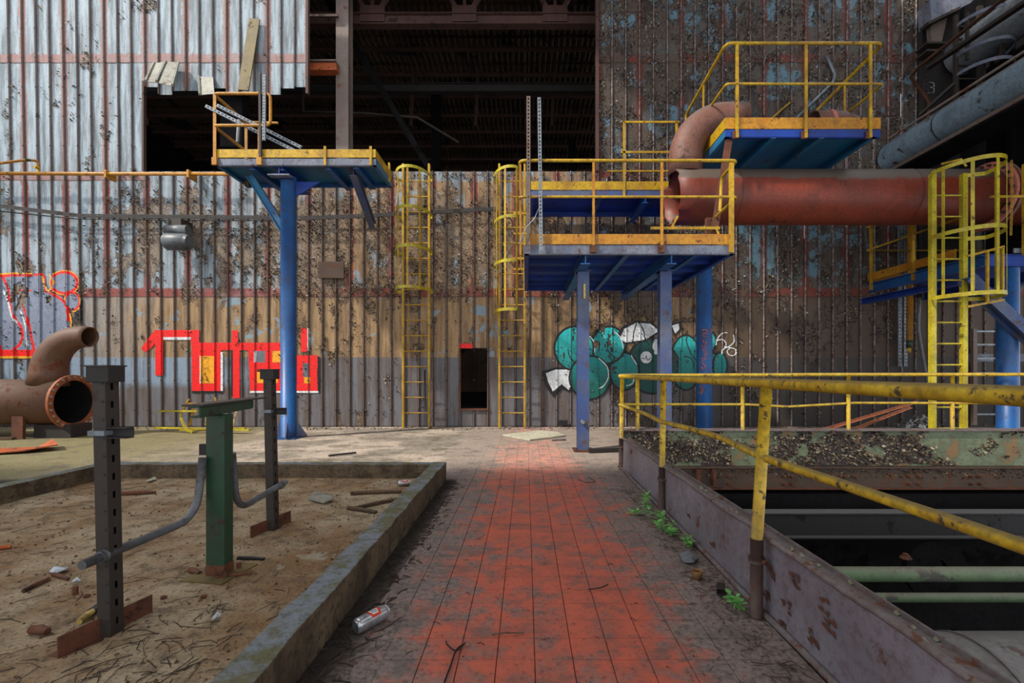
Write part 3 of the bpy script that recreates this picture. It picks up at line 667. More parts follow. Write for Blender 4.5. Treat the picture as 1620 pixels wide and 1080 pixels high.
# bracket beam
o = thing('bracket_beam', 'orange-rust beam stub between the cladding edge and hall column', 'beam', P(490, 112, 10.1))
MB().box(P(489, 0, 10.2).x, 10.1, P(0, 115, 10.2).z, P(535, 0, 10.2).x, 10.3, P(0, 104, 10.2).z).build('beam_web', 'orust', o)
MB().box(P(489, 0, 10.2).x, 10.05, P(0, 103, 10.2).z, P(535, 0, 10.2).x, 10.35, P(0, 101, 10.2).z).build('top_flange', 'hallcol', o)
tag(MB().bar((P(484, 0, 10.2).x, 10.2, P(0, 25, 10.2).z), (P(535, 0, 10.2).x, 10.2, P(0, 25, 10.2).z), .05, .05).build('tie_bar', 'truss'), 'thin rusty tie bar between cladding edge and hall column, near the top', 'bar')

# ============================================================ LEFT PLATFORM
lp = thing('work_platform', 'blue steel platform with yellow edge boards on a single round column, left of centre', 'platform', (-4.0, 8.25, 0))
X0, X1, Y0, Y1, zb = -5.10, -2.46, 7.78, 8.72, 4.50
MB().box(X0, Y0, zb+.075, X1, Y1, zb+.09).build('deck_plate', 'cyanblue', lp)
MB().chan((X0, Y0, zb+.06), (X1, Y0, zb+.06), .12, .05, side=-1).build('edge_beam', 'greyblue', lp)
MB().chan((X0, Y1, zb+.06), (X1, Y1, zb+.06), .12, .05, side=1).build('edge_beam', 'blue', lp)
for x_, s_ in ((X0, 1), (X1, -1)): MB().chan((x_, Y0, zb+.06), (x_, Y1, zb+.06), .12, .05, side=s_).build('edge_beam', 'cyanblue', lp)
for x_, h_ in ((-4.5, .14), (-4.02, .16), (-3.25, .14), (-2.8, .1)): MB().ibeam((x_, Y0+.03, zb+.02), (x_, Y1+.0, zb+.02), h_, .09, .01).build('joist', 'blue', lp)
MB().box(X0, Y0-.012, zb+.13, X1, Y0, zb+.265).build('toe_board', 'yellow', lp, bevel=.002)
MB().box(X1-.01, Y0, zb+.13, X1, Y1, zb+.265).build('toe_board', 'yellow', lp); MB().box(X0, Y1-.01, zb+.13, X1, Y1, zb+.24).build('toe_board', 'orange_yellow', lp)
MB().box(X0, Y0, zb+.13, X0+.01, Y1, zb+.265).build('toe_board', 'orange_yellow', lp)
for px in (515, 587):
    x_ = (px-VX)*Y0/F; MB().box(x_-.02, Y0-.03, zb+.0, x_+.02, Y0-.012, zb+.31).build('post_stub', 'yellow', lp)
MB().box(X1-.0, Y1-.25, zb+.02, X1+.03, Y1-.2, zb+.36).build('post_stub', 'yellow', lp)
zt_, zm_ = 5.66, 5.14
for x_, y_, z1 in ((X0+.02, Y0-.03, zt_), (X0+.02, Y1-.1, zt_), (-4.35, Y0-.03, zm_+.02)):
    MB().bar((x_, y_, zb+.02), (x_, y_, z1), .05, .012, up=(0, 1, 0)).build('rail_post', 'orange_yellow', lp)
    MB().box(x_-.04, y_-.02, zb, x_+.04, y_+.02, zb+.12).build('post_foot', 'orange_yellow', lp)
xr = (430-VX)*Y0/F
tb(fillet([(X0+.0, Y1-.1, zt_), (X0+.0, Y0-.04, zt_), (xr, Y0-.04, zt_), (xr, Y0-.04, zm_), (X0, Y0-.04, zm_), (X0, Y1-.1, zm_)], .09), .024).build('handrail', 'orange_yellow', lp)
tb([(X0, Y1-.1, zt_), (X0+.6, Y1-.1, zt_-.02)], .02).build('handrail', 'orange_yellow', lp)
# column
cx, cy = -4.06, 8.12
MB().tube([(cx, cy, .02), (cx, cy, zb-.05)], .125, 32).build('column', 'blue', lp)
MB().box(cx-.2, cy-.2, 0, cx+.2, cy+.2, .018).build('base_plate', 'blue', lp)
for a_ in range(4):
    dx, dy = math.cos(a_*math.pi/2+.3), math.sin(a_*math.pi/2+.3); px_, py_ = -dy*.006, dx*.006
    MB().poly([(cx+dx*.12-px_, cy+dy*.12-py_, .018), (cx+dx*.3-px_, cy+dy*.3-py_, .018), (cx+dx*.12-px_, cy+dy*.12-py_, .3)], (2*px_, 2*py_, 0)).build('base_gusset', 'dustblue', lp)
MB().ibeam((cx, Y0+.02, zb-.06), (cx, Y1, zb-.06), .14, .22, .014).build('cap_beam', 'deckblue', lp)
MB().poly([(cx+.1, cy-.01, zb-.13), (cx+.55, cy-.01, zb-.13), (cx+.1, cy-.01, zb-.4)], (0, .02, 0)).build('cap_gusset', 'deckblue', lp)
MB().box(cx-.18, Y0+.0, zb-.15, cx+.18, Y0+.12, zb-.13).build('cap_plate', 'greyblue', lp)
MB().ibeam((-4.72, Y0+.35, zb-.02), (cx-.1, cy+.05, 3.55), .12, .1).build('knee_brace', 'cyanblue', lp)
MB().ibeam((-2.9, Y0+.2, zb-.02), P(590, 358, WY-.1), .14, .12).build('knee_brace', 'dustblue', lp)
# loose slotted angles leaning on it
for a_, b_, lab in (((325, 167, 7.72), (470, 240, 7.86), 'lower slotted grey angle lying slantwise across left platform railing'), ((343, 166, 7.74), (477, 233, 7.9), 'upper slotted grey angle lying slantwise across left platform railing')):
    tag(MB().slotted(P(*a_), P(*b_), .05, .06, .004, up=(0, -1, .2), fl=.03).build('slotted_angle', 'steel'), lab, 'strut')
tag(MB().slotted(P(418, 118, 7.705), P(417, 222, 7.705), .045, .05, .004, up=(0, -1, 0), fl=.03).build('slotted_channel', 'steel'), 'short upright slotted channel at the left platform railing end', 'strut')
tag(MB().bar(P(411, 116, 7.70), P(412, 252, 7.75), .035, .03).build('steel_bar', 'darksteel'), 'thin dark upright bar beside the slotted channel on left platform', 'bar')
tag(MB().tube([Vector((P(376, 0, 8.6).x, 8.62, 5.66)), P(378, 190, 8.6), P(376, 225, 8.6)], .03, 8).build('hanging_hose', 'tube'), 'short grey hose hanging inside the left platform railing', 'hose')
# olive board
o = thing('olive_board', 'long olive wooden board leaning out of the upper opening behind left platform', 'board', P(385, 143, 9.35))
a_, b_ = P(385, 143, 9.55), P(403, 30, 9.68); mb = MB(); mb.bar(a_, b_, .22, .03, up=(0, -1, 0)); mb.build('board_face', 'olive', o, bevel=.004)
d_ = Vector((.105, -.02, .02)); MB().bar(a_-d_, b_-d_, .02, .07, up=(0, -1, 0)).build('board_edge', 'palesheet', o)
o = tag(MB().box(P(347, 0, 10).x, 10, P(0, 232, 10).z, P(383, 0, 10).x, 10.3, 11.3).build('duct_stub', 'unlitblack', bevel=.03), 'dark duct stub in the opening behind left platform', 'duct')
# torn sheets
def torn(pts, mat, lab, name='torn_sheet', ribs=()):
    o = thing(name, lab, 'metal sheet', pts[0]); n_ = (Vector(pts[1])-Vector(pts[0])).cross(Vector(pts[3])-Vector(pts[0])).normalized()*.012
    MB().poly(pts, n_).build('sheet', mat, o)
    for u in ribs:
        a0 = Vector(pts[0]).lerp(Vector(pts[1]), u); a1 = Vector(pts[3]).lerp(Vector(pts[2]), u); MB().bar(a0-n_, a1-n_, .03, .05).build('rib', 'palesheet', o)
torn([P(243, 100, 9.66), P(264, 97, 9.66), P(249, 130, 9.1), P(230, 129, 9.1)], 'palesheet', 'left one of two cladding sheets bent outward above the opening', ribs=(.05, .95))
torn([P(266, 97, 9.66), P(284, 99, 9.66), P(274, 136, 9.0), P(251, 131, 9.0)], 'palesheet', 'right one of two cladding sheets bent outward above the opening', ribs=(.95,))
torn([P(313, 121, 9.71), P(337, 122, 9.71), P(339, 148, 9.5), P(315, 150, 9.5)], 'palesheet', 'small loose sheet scrap hanging at the opening top edge', ribs=(.05,))

# yellow pipe along wall
o = thing('yellow_pipe', 'long thin yellow pipe running along the cladding to the left platform', 'pipe', P(0, 275, 9.5))
MB().tube([P(-60, 274, 9.5), P(170, 275, 9.5), P(362, 275, 9.5)], .035, 10).build('pipe_run', 'orange_yellow', o)
for px in (170, 300): MB().box(P(px, 0, 9.5).x-.02, 9.44, P(0, 282, 9.5).z, P(px, 0, 9.5).x+.02, 9.69, P(0, 270, 9.5).z).build('pipe_clip', 'orange_yellow', o)
o = thing('bent_pipe', 'thin bent yellow pipe branch with green band at far left', 'pipe', P(0, 262, 9.3))
tb(fillet([P(-60, 266, 8.7), P(40, 253, 9.3), P(61, 254, 9.45), P(61, 272, 9.5)], .12), .025).build('pipe_run', 'orange_yellow', o)
a_, b_ = P(40, 253.0, 9.3), P(48, 252.8, 9.35); MB().tube([a_, b_], .031, 10).build('green_band', 'green', o)
MB().bolt(P(61, 266, 9.42), (0, -1, 0), .03, .08, 8).build('valve', 'yellow', o)
# cable tray
def tray(pts, lab, dz=.06, name='cable_tray', mat='blacksteel', w_=.075):
    o = thing(name, lab, 'cable tray', pts[0])
    for a_, b_ in zip(pts[:-1], pts[1:]):
        MB().slotted(a_, b_, w_, .075, .004, up=(0, -1, 0), gap=.35).build('tray_side', mat, o)
        MB().bar(Vector(a_)+Vector((0, .12, .02)), Vector(b_)+Vector((0, .12, .02)), .012, .05).build('tray_back', mat, o)
        fr = MB().frame(a_, b_)
        mb = MB(); L = fr[4]
        for i in range(int(L/.3)+1):
            p_ = fr[0]+fr[1]*(i*.3); mb.box(p_.x-.012, p_.y, p_.z-.02, p_.x+.012, p_.y+.12, p_.z-.008)
        mb.build('tray_rungs', mat, o)['kind'] = 'stuff'
tray([P(-40, 321, 9.45), P(126, 341, 9.5), P(440, 344, 9.52)], 'perforated dark cable tray sagging along the wall, left of the blue column')
tray([P(470, 345, 9.52), P(578, 341, 9.5), P(640, 337, 9.5), P(785, 330, 9.5)], 'perforated dark cable tray running behind the two ladders')
tag(MB().tube([P(-40, 330, 9.6), P(120, 346, 9.6), P(280, 348, 9.6), P(430, 349, 9.6)], .012, 6).build('cable', 'black'), 'thin black cable drooping under the cable tray', 'cable')
# hoist motor
o = thing('hoist_motor', 'grey cylindrical motor hanging on the cladding below the cable tray', 'motor', P(281, 396, 9.4))
MB().tube([P(262, 382, 9.42), P(266, 382, 9.42), P(296, 383, 9.42), P(300, 383, 9.42)], [.14, .17, .17, .13], 20).build('motor_body', 'motor', o)
MB().tube([P(263, 364, 9.42), P(298, 364, 9.42)], .1, 16).build('gearbox', 'motor', o)
MB().box(P(270, 0, 9.5).x, 9.4, P(0, 362, 9.5).z, P(292, 0, 9.5).x, 9.72, P(0, 348, 9.5).z).build('hanger_bracket', 'darksteel', o)
MB().tube([P(266, 345, 9.38), P(265, 396, 9.38)], .012, 6).build('pull_rod', 'steel', o)

# ============================================================ CAGED LADDERS
def ladder(name, lab, xa, xb, Y, z0, z1, hoopz, depth, cagespan, mat, rmat, hoophalf=False, straps=7, sw=.02, xoff=0, strapz=None):
    o = thing(name, lab, 'ladder', ((xa+xb)/2, Y, z0))
    for x_ in (xa, xb): MB().box(x_-sw, Y-.035, z0, x_+sw, Y+.035, z1+.0).build('stringer', mat, o, bevel=.003)
    n_ = int((z1-z0-.15)/.309); r0 = None
    for i in range(n_+1):
        z_ = z0+.30+i*.309
        if z_ > z1-.05: break
        if r0 is None: r0 = MB().tube([(xa, Y, z_), (xb, Y, z_)], .013, 8).build('rung', mat, o)
        else: dup(r0, o, (0, 0, z_-(z0+.30)))
    cx_ = (xa+xb)/2+xoff; rx = cagespan/2
    def hp(a_): return Vector((cx_-rx*math.cos(a_), Y-depth*.12-depth*.88*math.sin(a_), 0))
    A1 = math.pi if not hoophalf else math.pi*.60
    for z_ in hoopz:
        pts = [Vector((xa, Y, z_))]+[hp(i/24*A1)+Vector((0, 0, z_)) for i in range(25)]
        pts += [Vector((xb, Y, z_))] if not hoophalf else []
        mb = MB()
        for p_, q_ in zip(pts[:-1], pts[1:]):
            mb.bar(p_, q_, .008, .055)
        mb.build('cage_hoop', rmat, o)
    zz0, zz1 = strapz or (min(hoopz), max(hoopz))
    for i in range(straps):
        a_ = A1*(i+.5)/straps if not hoophalf else A1*i/(straps-1)
        p_ = hp(a_); q_ = hp(a_+.01); d_ = (q_-p_)
        MB().bar(p_+Vector((0, .006, zz0-.02)), p_+Vector((0, .006, zz1+.02)), .04, .007, up=(d_.y, -d_.x, 0)).build('cage_strap', mat, o)
    if Y > 9:
        for x_ in (xa, xb):
            for z_ in (1.6, 3.6): MB().box(x_-.012, Y+.03, z_, x_+.012, 9.70, z_+.05).build('wall_bracket', mat, o)
    return o
yl = 9.5; L1a, L1b = (638-VX)*yl/F, (679-VX)*yl/F
ladder('caged_ladder', 'yellow caged ladder on the wall left of the dark hatch', L1a, L1b, yl, 0, zpx(268), [H+(VY-y_)*8.95/F for y_ in (268, 330, 391, 455)], .72, .70, 'yellow', 'yellowgreen', straps=5)
L2a, L2b = (790-VX)*yl/F, (830-VX)*yl/F
l2 = ladder('caged_ladder', 'yellow ladder with half cage on the wall right of the dark hatch', L2a, L2b, yl, 0, zpx(268), [H+(VY-y_)*8.95/F for y_ in (268, 345, 414, 490)], .70, .70, 'yellow', 'yellowgreen', hoophalf=True, straps=4)
for y_ in (353, 383, 420, 436): MB().box(L2b-.02-.2, 9.2, zpx(y_), L2b+.05, 9.24, zpx(y_)+.04).build('side_rung', 'yellow', l2)
tag(MB().tube([P(672, 585, 9.4), P(673, 648, 9.4)], .02, 6).build('hanging_chain', 'darksteel'), 'dull chain hanging beside the left wall ladder stringer', 'chain')
# small plate things on the wall
tag(bx(P(505, 0, 9.7).x, 9.66, zpx(441), P(545, 0, 9.7).x, 9.69, zpx(415)).build('wall_box', 'rustbeam'), 'flat dark box fixed to the cladding right of the blue column', 'box')
tag(bx(P(884, 0, 9.7).x, 9.66, zpx(672), P(898, 0, 9.7).x, 9.70, zpx(664)).build('vent_hole_black', 'black'), 'small black vent at the wall foot by the dusty blue post', 'vent')  # flat black box painting the dark of a vent hole

# ============================================================ MIDDLE PLATFORM
mp = thing('work_platform', 'wide low blue platform with yellow railing on dusty blue posts, centre right', 'platform', (1.4, 7.6, 0))
X0, X1, Y0, Y1, zb = -.02, 2.75, 6.26, 9.1, 2.69
MB().box(X0, Y0, zb+.085, X1, Y1, zb+.097).build('deck_plate', 'deckblue', mp)
MB().chan((X0, Y0, zb+.045), (X1, Y0, zb+.045), .125, .05, side=-1).build('edge_beam', 'greyblue', mp)
MB().chan((X0, Y1, zb+.045), (X1, Y1, zb+.045), .125, .05, side=1).build('edge_beam', 'deckblue', mp)
for x_, s_ in ((X0, 1), (X1, -1)): MB().chan((x_, Y0, zb+.045), (x_, Y1, zb+.045), .125, .06, side=s_).build('edge_beam', 'deckblue', mp)
for y_ in (7.0, 7.55, 8.2, 8.7): MB().box(X0+.05, y_-.02, zb+.02, X1-.05, y_-.008, zb+.085).build('stiffener', 'deckblue', mp)
for x_ in (1.35, 2.28): MB().box(x_-.035, Y0+.05, zb-.01, x_+.035, Y1, zb+.02).build('joist', 'blue', mp)
for x_ in (.79, 1.93): MB().ibeam((x_, Y0+.03, zb-.06), (x_, 9.5, zb-.06), .15, .13, .012).build('main_joist', 'blue', mp)
MB().box(X0+.03, Y0-.012, zb+.115, X1, Y0, zb+.25).build('toe_board', 'orange_yellow', mp, bevel=.002)
MB().box(X1-.01, Y0, zb+.115, X1, Y1, zb+.25).build('toe_board', 'orange_yellow', mp); MB().box(X0, Y0+.6, zb+.115, X0+.01, Y1, zb+.25).build('toe_board', 'orange_yellow', mp)
zt_, zm_ = 3.895, 3.42; yr = Y0-.035
for px, w_ in ((939, .03), (1047, .035)):
    x_ = (px-VX)*yr/F; MB().bar((x_, yr, zb+.0), (x_, yr, zt_), w_, .02, up=(0, 1, 0)).build('rail_post', 'orange_yellow', mp); MB().box(x_-.05, yr-.012, zb, x_+.04, yr+.02, zb+.1).build('post_foot', 'rust', mp)
x_ = (1157-VX)*yr/F; MB().bar((x_, yr, zb), (x_, yr, zt_-.03), .06, .03, up=(0, 1, 0)).build('rail_post', 'yellow', mp)
tb(fillet([(X0-.06, Y0+.9, zt_), (X0-.06, yr, zt_), (X1+.02, yr, zt_), (X1+.02, 6.72, zt_-.02), (X1+.02, 6.78, zm_+.0)], .08), .022).build('handrail', 'yellow', mp)
tb(fillet([(X0-.06, Y0+.9, zm_), (X0-.06, yr, zm_), (X1+.02, yr, zm_), (X1+.02, 7.56, zm_-.06)], .06), .018).build('mid_rail', 'yellow', mp)
for y_, w_ in ((Y0+.04, .07), (Y0+.35, .05), (Y0+.9, .05)): MB().bar((X0-.055, y_, zb-.02), (X0-.055, y_, zt_), .02, w_, up=(0, 1, 0)).build('rail_post', 'orange_yellow', mp)
for px, x_ in ((922, .817), (1057, 1.99)):
    yc = 6.82
    MB().ibeam((x_, yc, .02), (x_, yc, zb-.135), .155, .165, .014, up=(0, 1, 0)).build('post', 'dustblue', mp)
    MB().box(x_-.11, yc-.11, zb-.135, x_+.11, yc+.11, zb-.122).build('cap_plate', 'dustblue', mp); MB().box(x_-.14, yc-.14, 0, x_+.14, yc+.14, .02).build('base_plate', 'rust', mp)
    for s_ in (-1, 1): MB().bolt((x_+s_*.11, yc-.11, .02), (0, 0, 1), .018, .03).build('anchor_bolt', 'rust', mp)
MB().bolt((.80, 6.735, .42), (0, -1, 0), .028, .1, 8).build('bolt_stub', 'steel', mp)
MB().bar((.83, 6.725, 2.16), (.83, 6.725, 2.37), .03, .02, up=(0, 1, 0)).build('clip_bar', 'yhandle', mp)
MB().tube([(2.93, 7.8, 0), (2.93, 7.8, 2.82)], .125, 28).build('round_column', 'blue', mp)
o_ = MB(); zc = lambda py: H+(VY-py)*7.68/F; xc = lambda px: (px-VX)*7.68/F
def cyl(pts, w_=.012):   # sprayed strokes hugging the column's front
    q_ = []
    for px, py in pts:
        x_ = xc(px)-2.90; x_ = max(-.115, min(.115, x_)); q_.append((2.93+x_, 7.8-math.sqrt(max(.0, .127**2-x_*x_)), zc(py)))
    return q_
def cr(*p): return [(840+x/3.6+1, 440+y/3.6) for x, y in p]
for stroke in (cr((1015, 285), (1017, 312)), cr((962, 295), (975, 292), (990, 300), (985, 318), (968, 310), (965, 330), (990, 330)), cr((970, 345), (966, 362), (985, 362), (975, 380)), cr((965, 400), (960, 380), (985, 395), (965, 410), (990, 420)), cr((970, 425), (995, 430), (970, 445)), cr((960, 455), (985, 455), (962, 470)), cr((962, 480), (980, 500), (960, 520)), cr((958, 505), (995, 520)), cr((962, 600), (955, 635), (968, 620), (958, 665), (950, 650), (970, 640))):
    o_.tube(cyl(stroke), .008, 5)
o_.build('sprayed_tag', 'orangepaint', mp, 'orange sprayed letters running down the round column')
# items on it
tag(MB().slotted(P(836, 152, 6.19), P(836, 396, 6.19), .05, .048, .004, up=(0, -1, 0), fl=.035).build('slotted_channel', 'hallcol'), 'tall brownish slotted channel tied upright at the middle platform corner', 'strut')
tag(MB().slotted(P(853, 154, 6.17), P(856, 397, 6.17), .045, .048, .004, up=(0, -1, 0), fl=.035).build('slotted_channel', 'steel'), 'tall grey-blue slotted channel upright on the middle platform railing', 'strut')
tag(MB().tube([P(852, 330, 6.15), P(846, 345, 6.15), P(832, 360, 6.15), P(822, 385, 6.15)], .006, 6).build('wire', 'steel'), 'thin pale wire looped round the slotted channels', 'wire')
o = thing('yellow_bar', 'loose yellow bar with hanging chain above the middle platform toe board', 'bar', P(1030, 361, 6.9))
MB().bar(P(1030, 361, 6.9), P(1138, 361, 6.9), .035, .04).build('bar', 'yellow', o); MB().bar(P(1062, 361, 6.9), P(1072, 342, 6.9), .03, .03).build('stub', 'yellow', o)
MB().tube([P(1136, 358, 6.9), P(1133, 363, 6.9), P(1137, 369, 6.9), P(1135, 374, 6.9)], .02, 6).build('chain', 'yellow', o)

# second (upper rear) platform
sp = thing('work_platform', 'narrow blue platform with yellow edge board on the wall behind middle platform', 'platform', (1.2, 9.1, 4.2))
X0, X1, Y0, Y1, zb = .09, 2.75, 8.53, 9.62, 4.27
MB().box(X0, Y0, zb+.09, X1, Y1, zb+.10).build('deck_plate', 'deckblue', sp)
MB().chan((X0, Y0, zb+.05), (X1, Y0, zb+.05), .12, .05, side=-1).build('edge_beam', 'dustblue', sp)
for x_, s_ in ((X0, 1), (X1, -1)): MB().chan((x_, Y0, zb+.05), (x_, Y1, zb+.05), .12, .05, side=s_).build('edge_beam', 'deckblue', sp)
MB().chan((X0, Y1, zb+.05), (X1, Y1, zb+.05), .12, .05).build('edge_beam', 'deckblue', sp)
MB().box(1.3, Y0+.05, zb+.03, 1.4, Y1, zb+.06).build('joist', 'dustblue', sp); MB().ibeam((2.15, Y0, zb-.05), (2.15, 9.7, zb-.05), .12, .1).build('joist', 'blue', sp)
MB().box(X0, Y0-.012, zb+.12, X1, Y0, zb+.27).build('toe_board', 'yellow', sp)
xp = (987-VX)*Y0/F
MB().bar((xp, Y0-.02, zb), (xp, Y0-.02, 5.6), .04, .02, up=(0, 1, 0)).build('rail_post', 'yellow', sp)
for z_, x1, nm in ((5.6, 2.75, 'handrail'), (5.06, 2.75, 'mid_rail')): MB().bar((xp-.06 if z_ < 5.5 else xp, Y0-.02, z_), (x1, Y0-.02, z_), .02, .035).build(nm, 'yellow', sp)
MB().bar((xp-.2, Y0+.6, 4.98), (2.75, Y0+.6, 4.98), .03, .03).build('mid_rail', 'yellow', sp)
MB().bar((2.7, Y0-.02, zb), (2.7, Y0-.02, 5.6), .04, .02, up=(0, 1, 0)).build('rail_post', 'yellow', sp)

# ============================================================ UPPER PLATFORM + PIPES
up_ = thing('work_platform', 'high blue platform with yellow railing above the big red pipe', 'platform', (4, 7.6, 4.5))
X0, X1, Y0, Y1, zb = 2.90, 5.09, 6.9, 8.5, 4.53
MB().box(X0, Y0, zb+.10, X1, Y1, zb+.11).build('deck_plate', 'cyanblue', up_)
MB().chan((X0, Y0, zb+.06), (X1+.06, Y0, zb+.06), .12, .05, side=-1).build('edge_beam', 'deckblue', up_); MB().chan((X0, Y1, zb+.06), (X1, Y1, zb+.06), .12, .05).build('edge_beam', 'blue', up_)
for x_, s_ in ((X0, 1), (X1, -1)): MB().chan((x_, Y0, zb+.06), (x_, Y1, zb+.06), .12, .06, side=s_).build('edge_beam', 'cyanblue', up_)
for x_ in (3.6, 4.3): MB().ibeam((x_, Y0, zb+.04), (x_, Y1, zb+.04), .1, .07).build('joist', 'cyanblue', up_)
MB().box(X0, Y0-.012, zb+.12, X1+.06, Y0, zb+.285).build('toe_board', 'orange_yellow', up_, bevel=.002); MB().box(X0-.01, Y0, zb+.12, X0, Y1, zb+.285).build('toe_board', 'yellow', up_); MB().box(X1, Y0, zb+.12, X1+.01, Y1, zb+.285).build('toe_board', 'yellow', up_)
yr = Y0-.035; zt_, zm_ = 5.876, 5.288
for px in (1166, 1275, 1377):
    x_ = (px-VX)*yr/F; MB().bar((x_, yr, zb-.02), (x_, yr, zt_), .042, .022, up=(0, 1, 0)).build('rail_post', 'yellow', up_); MB().box(x_-.06, yr-.005, zb-.03, x_+.02, yr+.02, zb+.08).build('post_foot', 'rust', up_)
tb(fillet([(X0, 8.6, 5.3), (X0, 8.6, zt_-.1), (X0, yr, zt_), (X1+.08, yr, zt_), (X1+.08, 8.6, zt_-.12)], .1), .024).build('handrail', 'yellow', up_)
tb(fillet([(X0, 7.75, zt_-.05), (X0, 7.75, zm_), (X0, yr, zm_), (X1+.08, yr, zm_), (X1+.08, 7.7, zm_), (X1+.08, 7.7, zt_-.05)], .06), .019).build('mid_rail', 'yellow', up_)
MB().bar(P(1153, 222, 6.95), P(1127, 385, 6.95), .09, .05, up=(0, 1, 0)).build('support_strut', 'rust', up_)
MB().bar(P(1123, 345, 7.05), P(1123, 390, 7.05), .12, .08).build('strut_foot', 'rust', up_)
tag(MB().tube(fillet([P(1307, 88, 9.66), P(1321, 118, 9.66), P(1318, 130, 9.66), P(1260, 187, 9.66)], .1), .03, 8).build('bent_tube', 'steel'), 'bent grey-blue tube on the cladding behind the high platform', 'tube')
tag(MB().tube([P(1221, 187, 9.69), P(1250, 162, 9.69)], .02, 8).build('yellow_rod', 'yellow'), 'short thin yellow rod slanting behind the high platform', 'rod')
# big pipe
yp, zp, rp = 7.62, 3.92, .425
bp = thing('large_pipe', 'huge red-brown horizontal pipe with open left end crossing the right half', 'pipe', (2.4, yp, zp))
MB().pipe([(2.40, yp, zp), (2.6, yp, zp), (3.4, yp, zp), (6, yp, zp), (7.33, yp, zp)], rp, .015, 64, wob=.10).build('pipe_shell', 'redpipe', bp)
for x_ in (3.30, 6.05): MB().annulus((x_, yp, zp), (1, 0, 0), rp-.002, rp+.006, .012, 64).build('weld_seam', 'redpipe', bp)
for x_, m_ in ((7.36, 'pinkflange'), (7.44, 'pinkpipe')): fl_ = MB().annulus((x_, yp, zp), (1, 0, 0), rp-.01, rp+.105, .045, 64).build('flange', m_, bp); fl0 = fl_ if x_ < 7.4 else fl0
for i in range(24):
    a_ = 2*math.pi*i/24; p_ = (7.337, yp+.482*math.cos(a_), zp+.482*math.sin(a_)); mb = MB().bolt(p_, (-1, 0, 0), .022, .022); mb.tube([p_, (7.27, p_[1], p_[2])], .011, 8); mb.build('flange_bolt', 'blacksteel', fl0)
MB().pipe([(7.47, yp, zp), (9.1, yp, zp)], rp, .015, 48).build('pipe_shell', 'redpipe', bp)
ex = 2.56
pts = [(ex, yp, 4.28), (ex, yp, 4.52)]+[(ex+.62-.62*math.cos(a_), yp, 4.54+.62*math.sin(a_)) for a_ in np.linspace(0.05, math.pi/2, 12)]+[(3.5, yp, 5.16)]
MB().pipe(pts, .262, .012, 36).build('elbow', 'pinkpipe', bp)
MB().annulus((ex, yp, 4.47), (0, 0, 1), .25, .268, .012, 36).build('weld_seam', 'pinkpipe', bp)
MB().annulus((3.28, yp, 5.16), (1, 0, 0), .25, .268, .012, 36).build('weld_seam', 'pinkpipe', bp)
ep = thing('pipe_section', 'short open pipe section lying on the high platform, at its right', 'pipe', (4.9, 7.7, 4.9))
pts = [(4.62, 7.7, 5.06), (4.92, 7.7, 5.06)]+[(4.94+.5*math.sin(a_), 7.7, 4.56+.5*math.cos(a_)) for a_ in np.linspace(0.1, .75, 6)]
MB().pipe(pts, .27, .012, 36).build('pipe_shell', 'pinkpipe', ep); MB().annulus((4.86, 7.7, 5.06), (1, 0, 0), .265, .285, .06, 36).build('pipe_clamp', 'pinkflange', ep)

# ============================================================ LOWER LEFT PIPE
yp, zp = 8.3, .60
o = thing('flanged_pipe', 'rusty flanged pipe with curved branch lying at far left by the wall', 'pipe', (-9, yp, 0))
fx = (118-VX)*yp/F
MB().pipe([(fx, yp, zp), (-9.5, yp, zp), (-11.6, yp, zp)], .395, .015, 56).build('pipe_shell', 'rustpipe', o)
MB().pipe([(fx-.03, yp, zp), (-9.5, yp, zp), (-11.5, yp, zp)], .379, .006, 40).build('shade_lining', 'unlitblack', o); MB().tube([(-11.5, yp, zp), (-11.52, yp, zp)], .379, 40).build('end_cap', 'unlitblack', o)  # black liner paints in the shade inside; unseen cap added to stop light
fl1 = MB().annulus((fx-.02, yp, zp), (1, 0, 0), .375, .47, .045, 56).build('flange', 'flange', o)
for i in range(24):
    a_ = 2*math.pi*i/24; MB().bolt((fx, yp+.435*math.cos(a_), zp+.435*math.sin(a_)), (1, 0, 0), .02, .02, 8).build('flange_bolt', 'palesheet', fl1)
bx0 = (78-VX)*yp/F
pts = [(bx0-.02, yp, zp+.3), (bx0, yp, zp+.5)]+[(bx0+.62-.62*math.cos(a_), yp, zp+.52+.62*math.sin(a_)) for a_ in np.linspace(.05, 1.72, 14)]
MB().pipe(pts, [.285, .265]+list(np.linspace(.26, .175, 14)), .012, 36).build('branch_elbow', 'rustpipe', o)
sx = (52-VX)*8.2/F; MB().box(sx-.10, 7.95, 0, sx+.09, 8.0, .38).build('support_foot', 'rust', o); MB().box(sx+.12, 8.1, 0, sx+.75, 8.5, .22).build('support_block', 'blacksteel', o)

# tangled yellow ladder piece on floor
o = thing('broken_cage', 'broken yellow ladder cage piece lying at the wall foot, left', 'ladder', G(300, 681))
for a_, b_ in (((245, 676, 8.9), (395, 680, 8.6)), ((252, 650, 9.0), (313, 650, 8.8)), ((285, 680, 8.8), (388, 677, 8.7))): MB().bar(P(*a_), P(*b_), .05, .03).build('long_bar', 'yellowgreen', o)
for a_, b_ in (((290, 648, 9.0), (299, 631, 9.0)), ((300, 673, 9.0), (308, 640, 9.1)), ((368, 675, 9.0), (374, 650, 9.3)), ((325, 673, 8.9), (328, 655, 9.2)), ((298, 638, 9.0), (350, 638, 9.0)), ((340, 628, 9.0), (344, 640, 9.0))): MB().bar(P(*a_), P(*b_), .03, .025).build('cross_bar', 'yellow', o)
mb = MB(); cp = [P(287, 650, 8.95), P(286, 660, 8.9), P(290, 671, 8.8), P(297, 680, 8.7), P(305, 683, 8.7)]
for p_, q_ in zip(cp[:-1], cp[1:]): mb.bar(p_, q_, .03, .05)
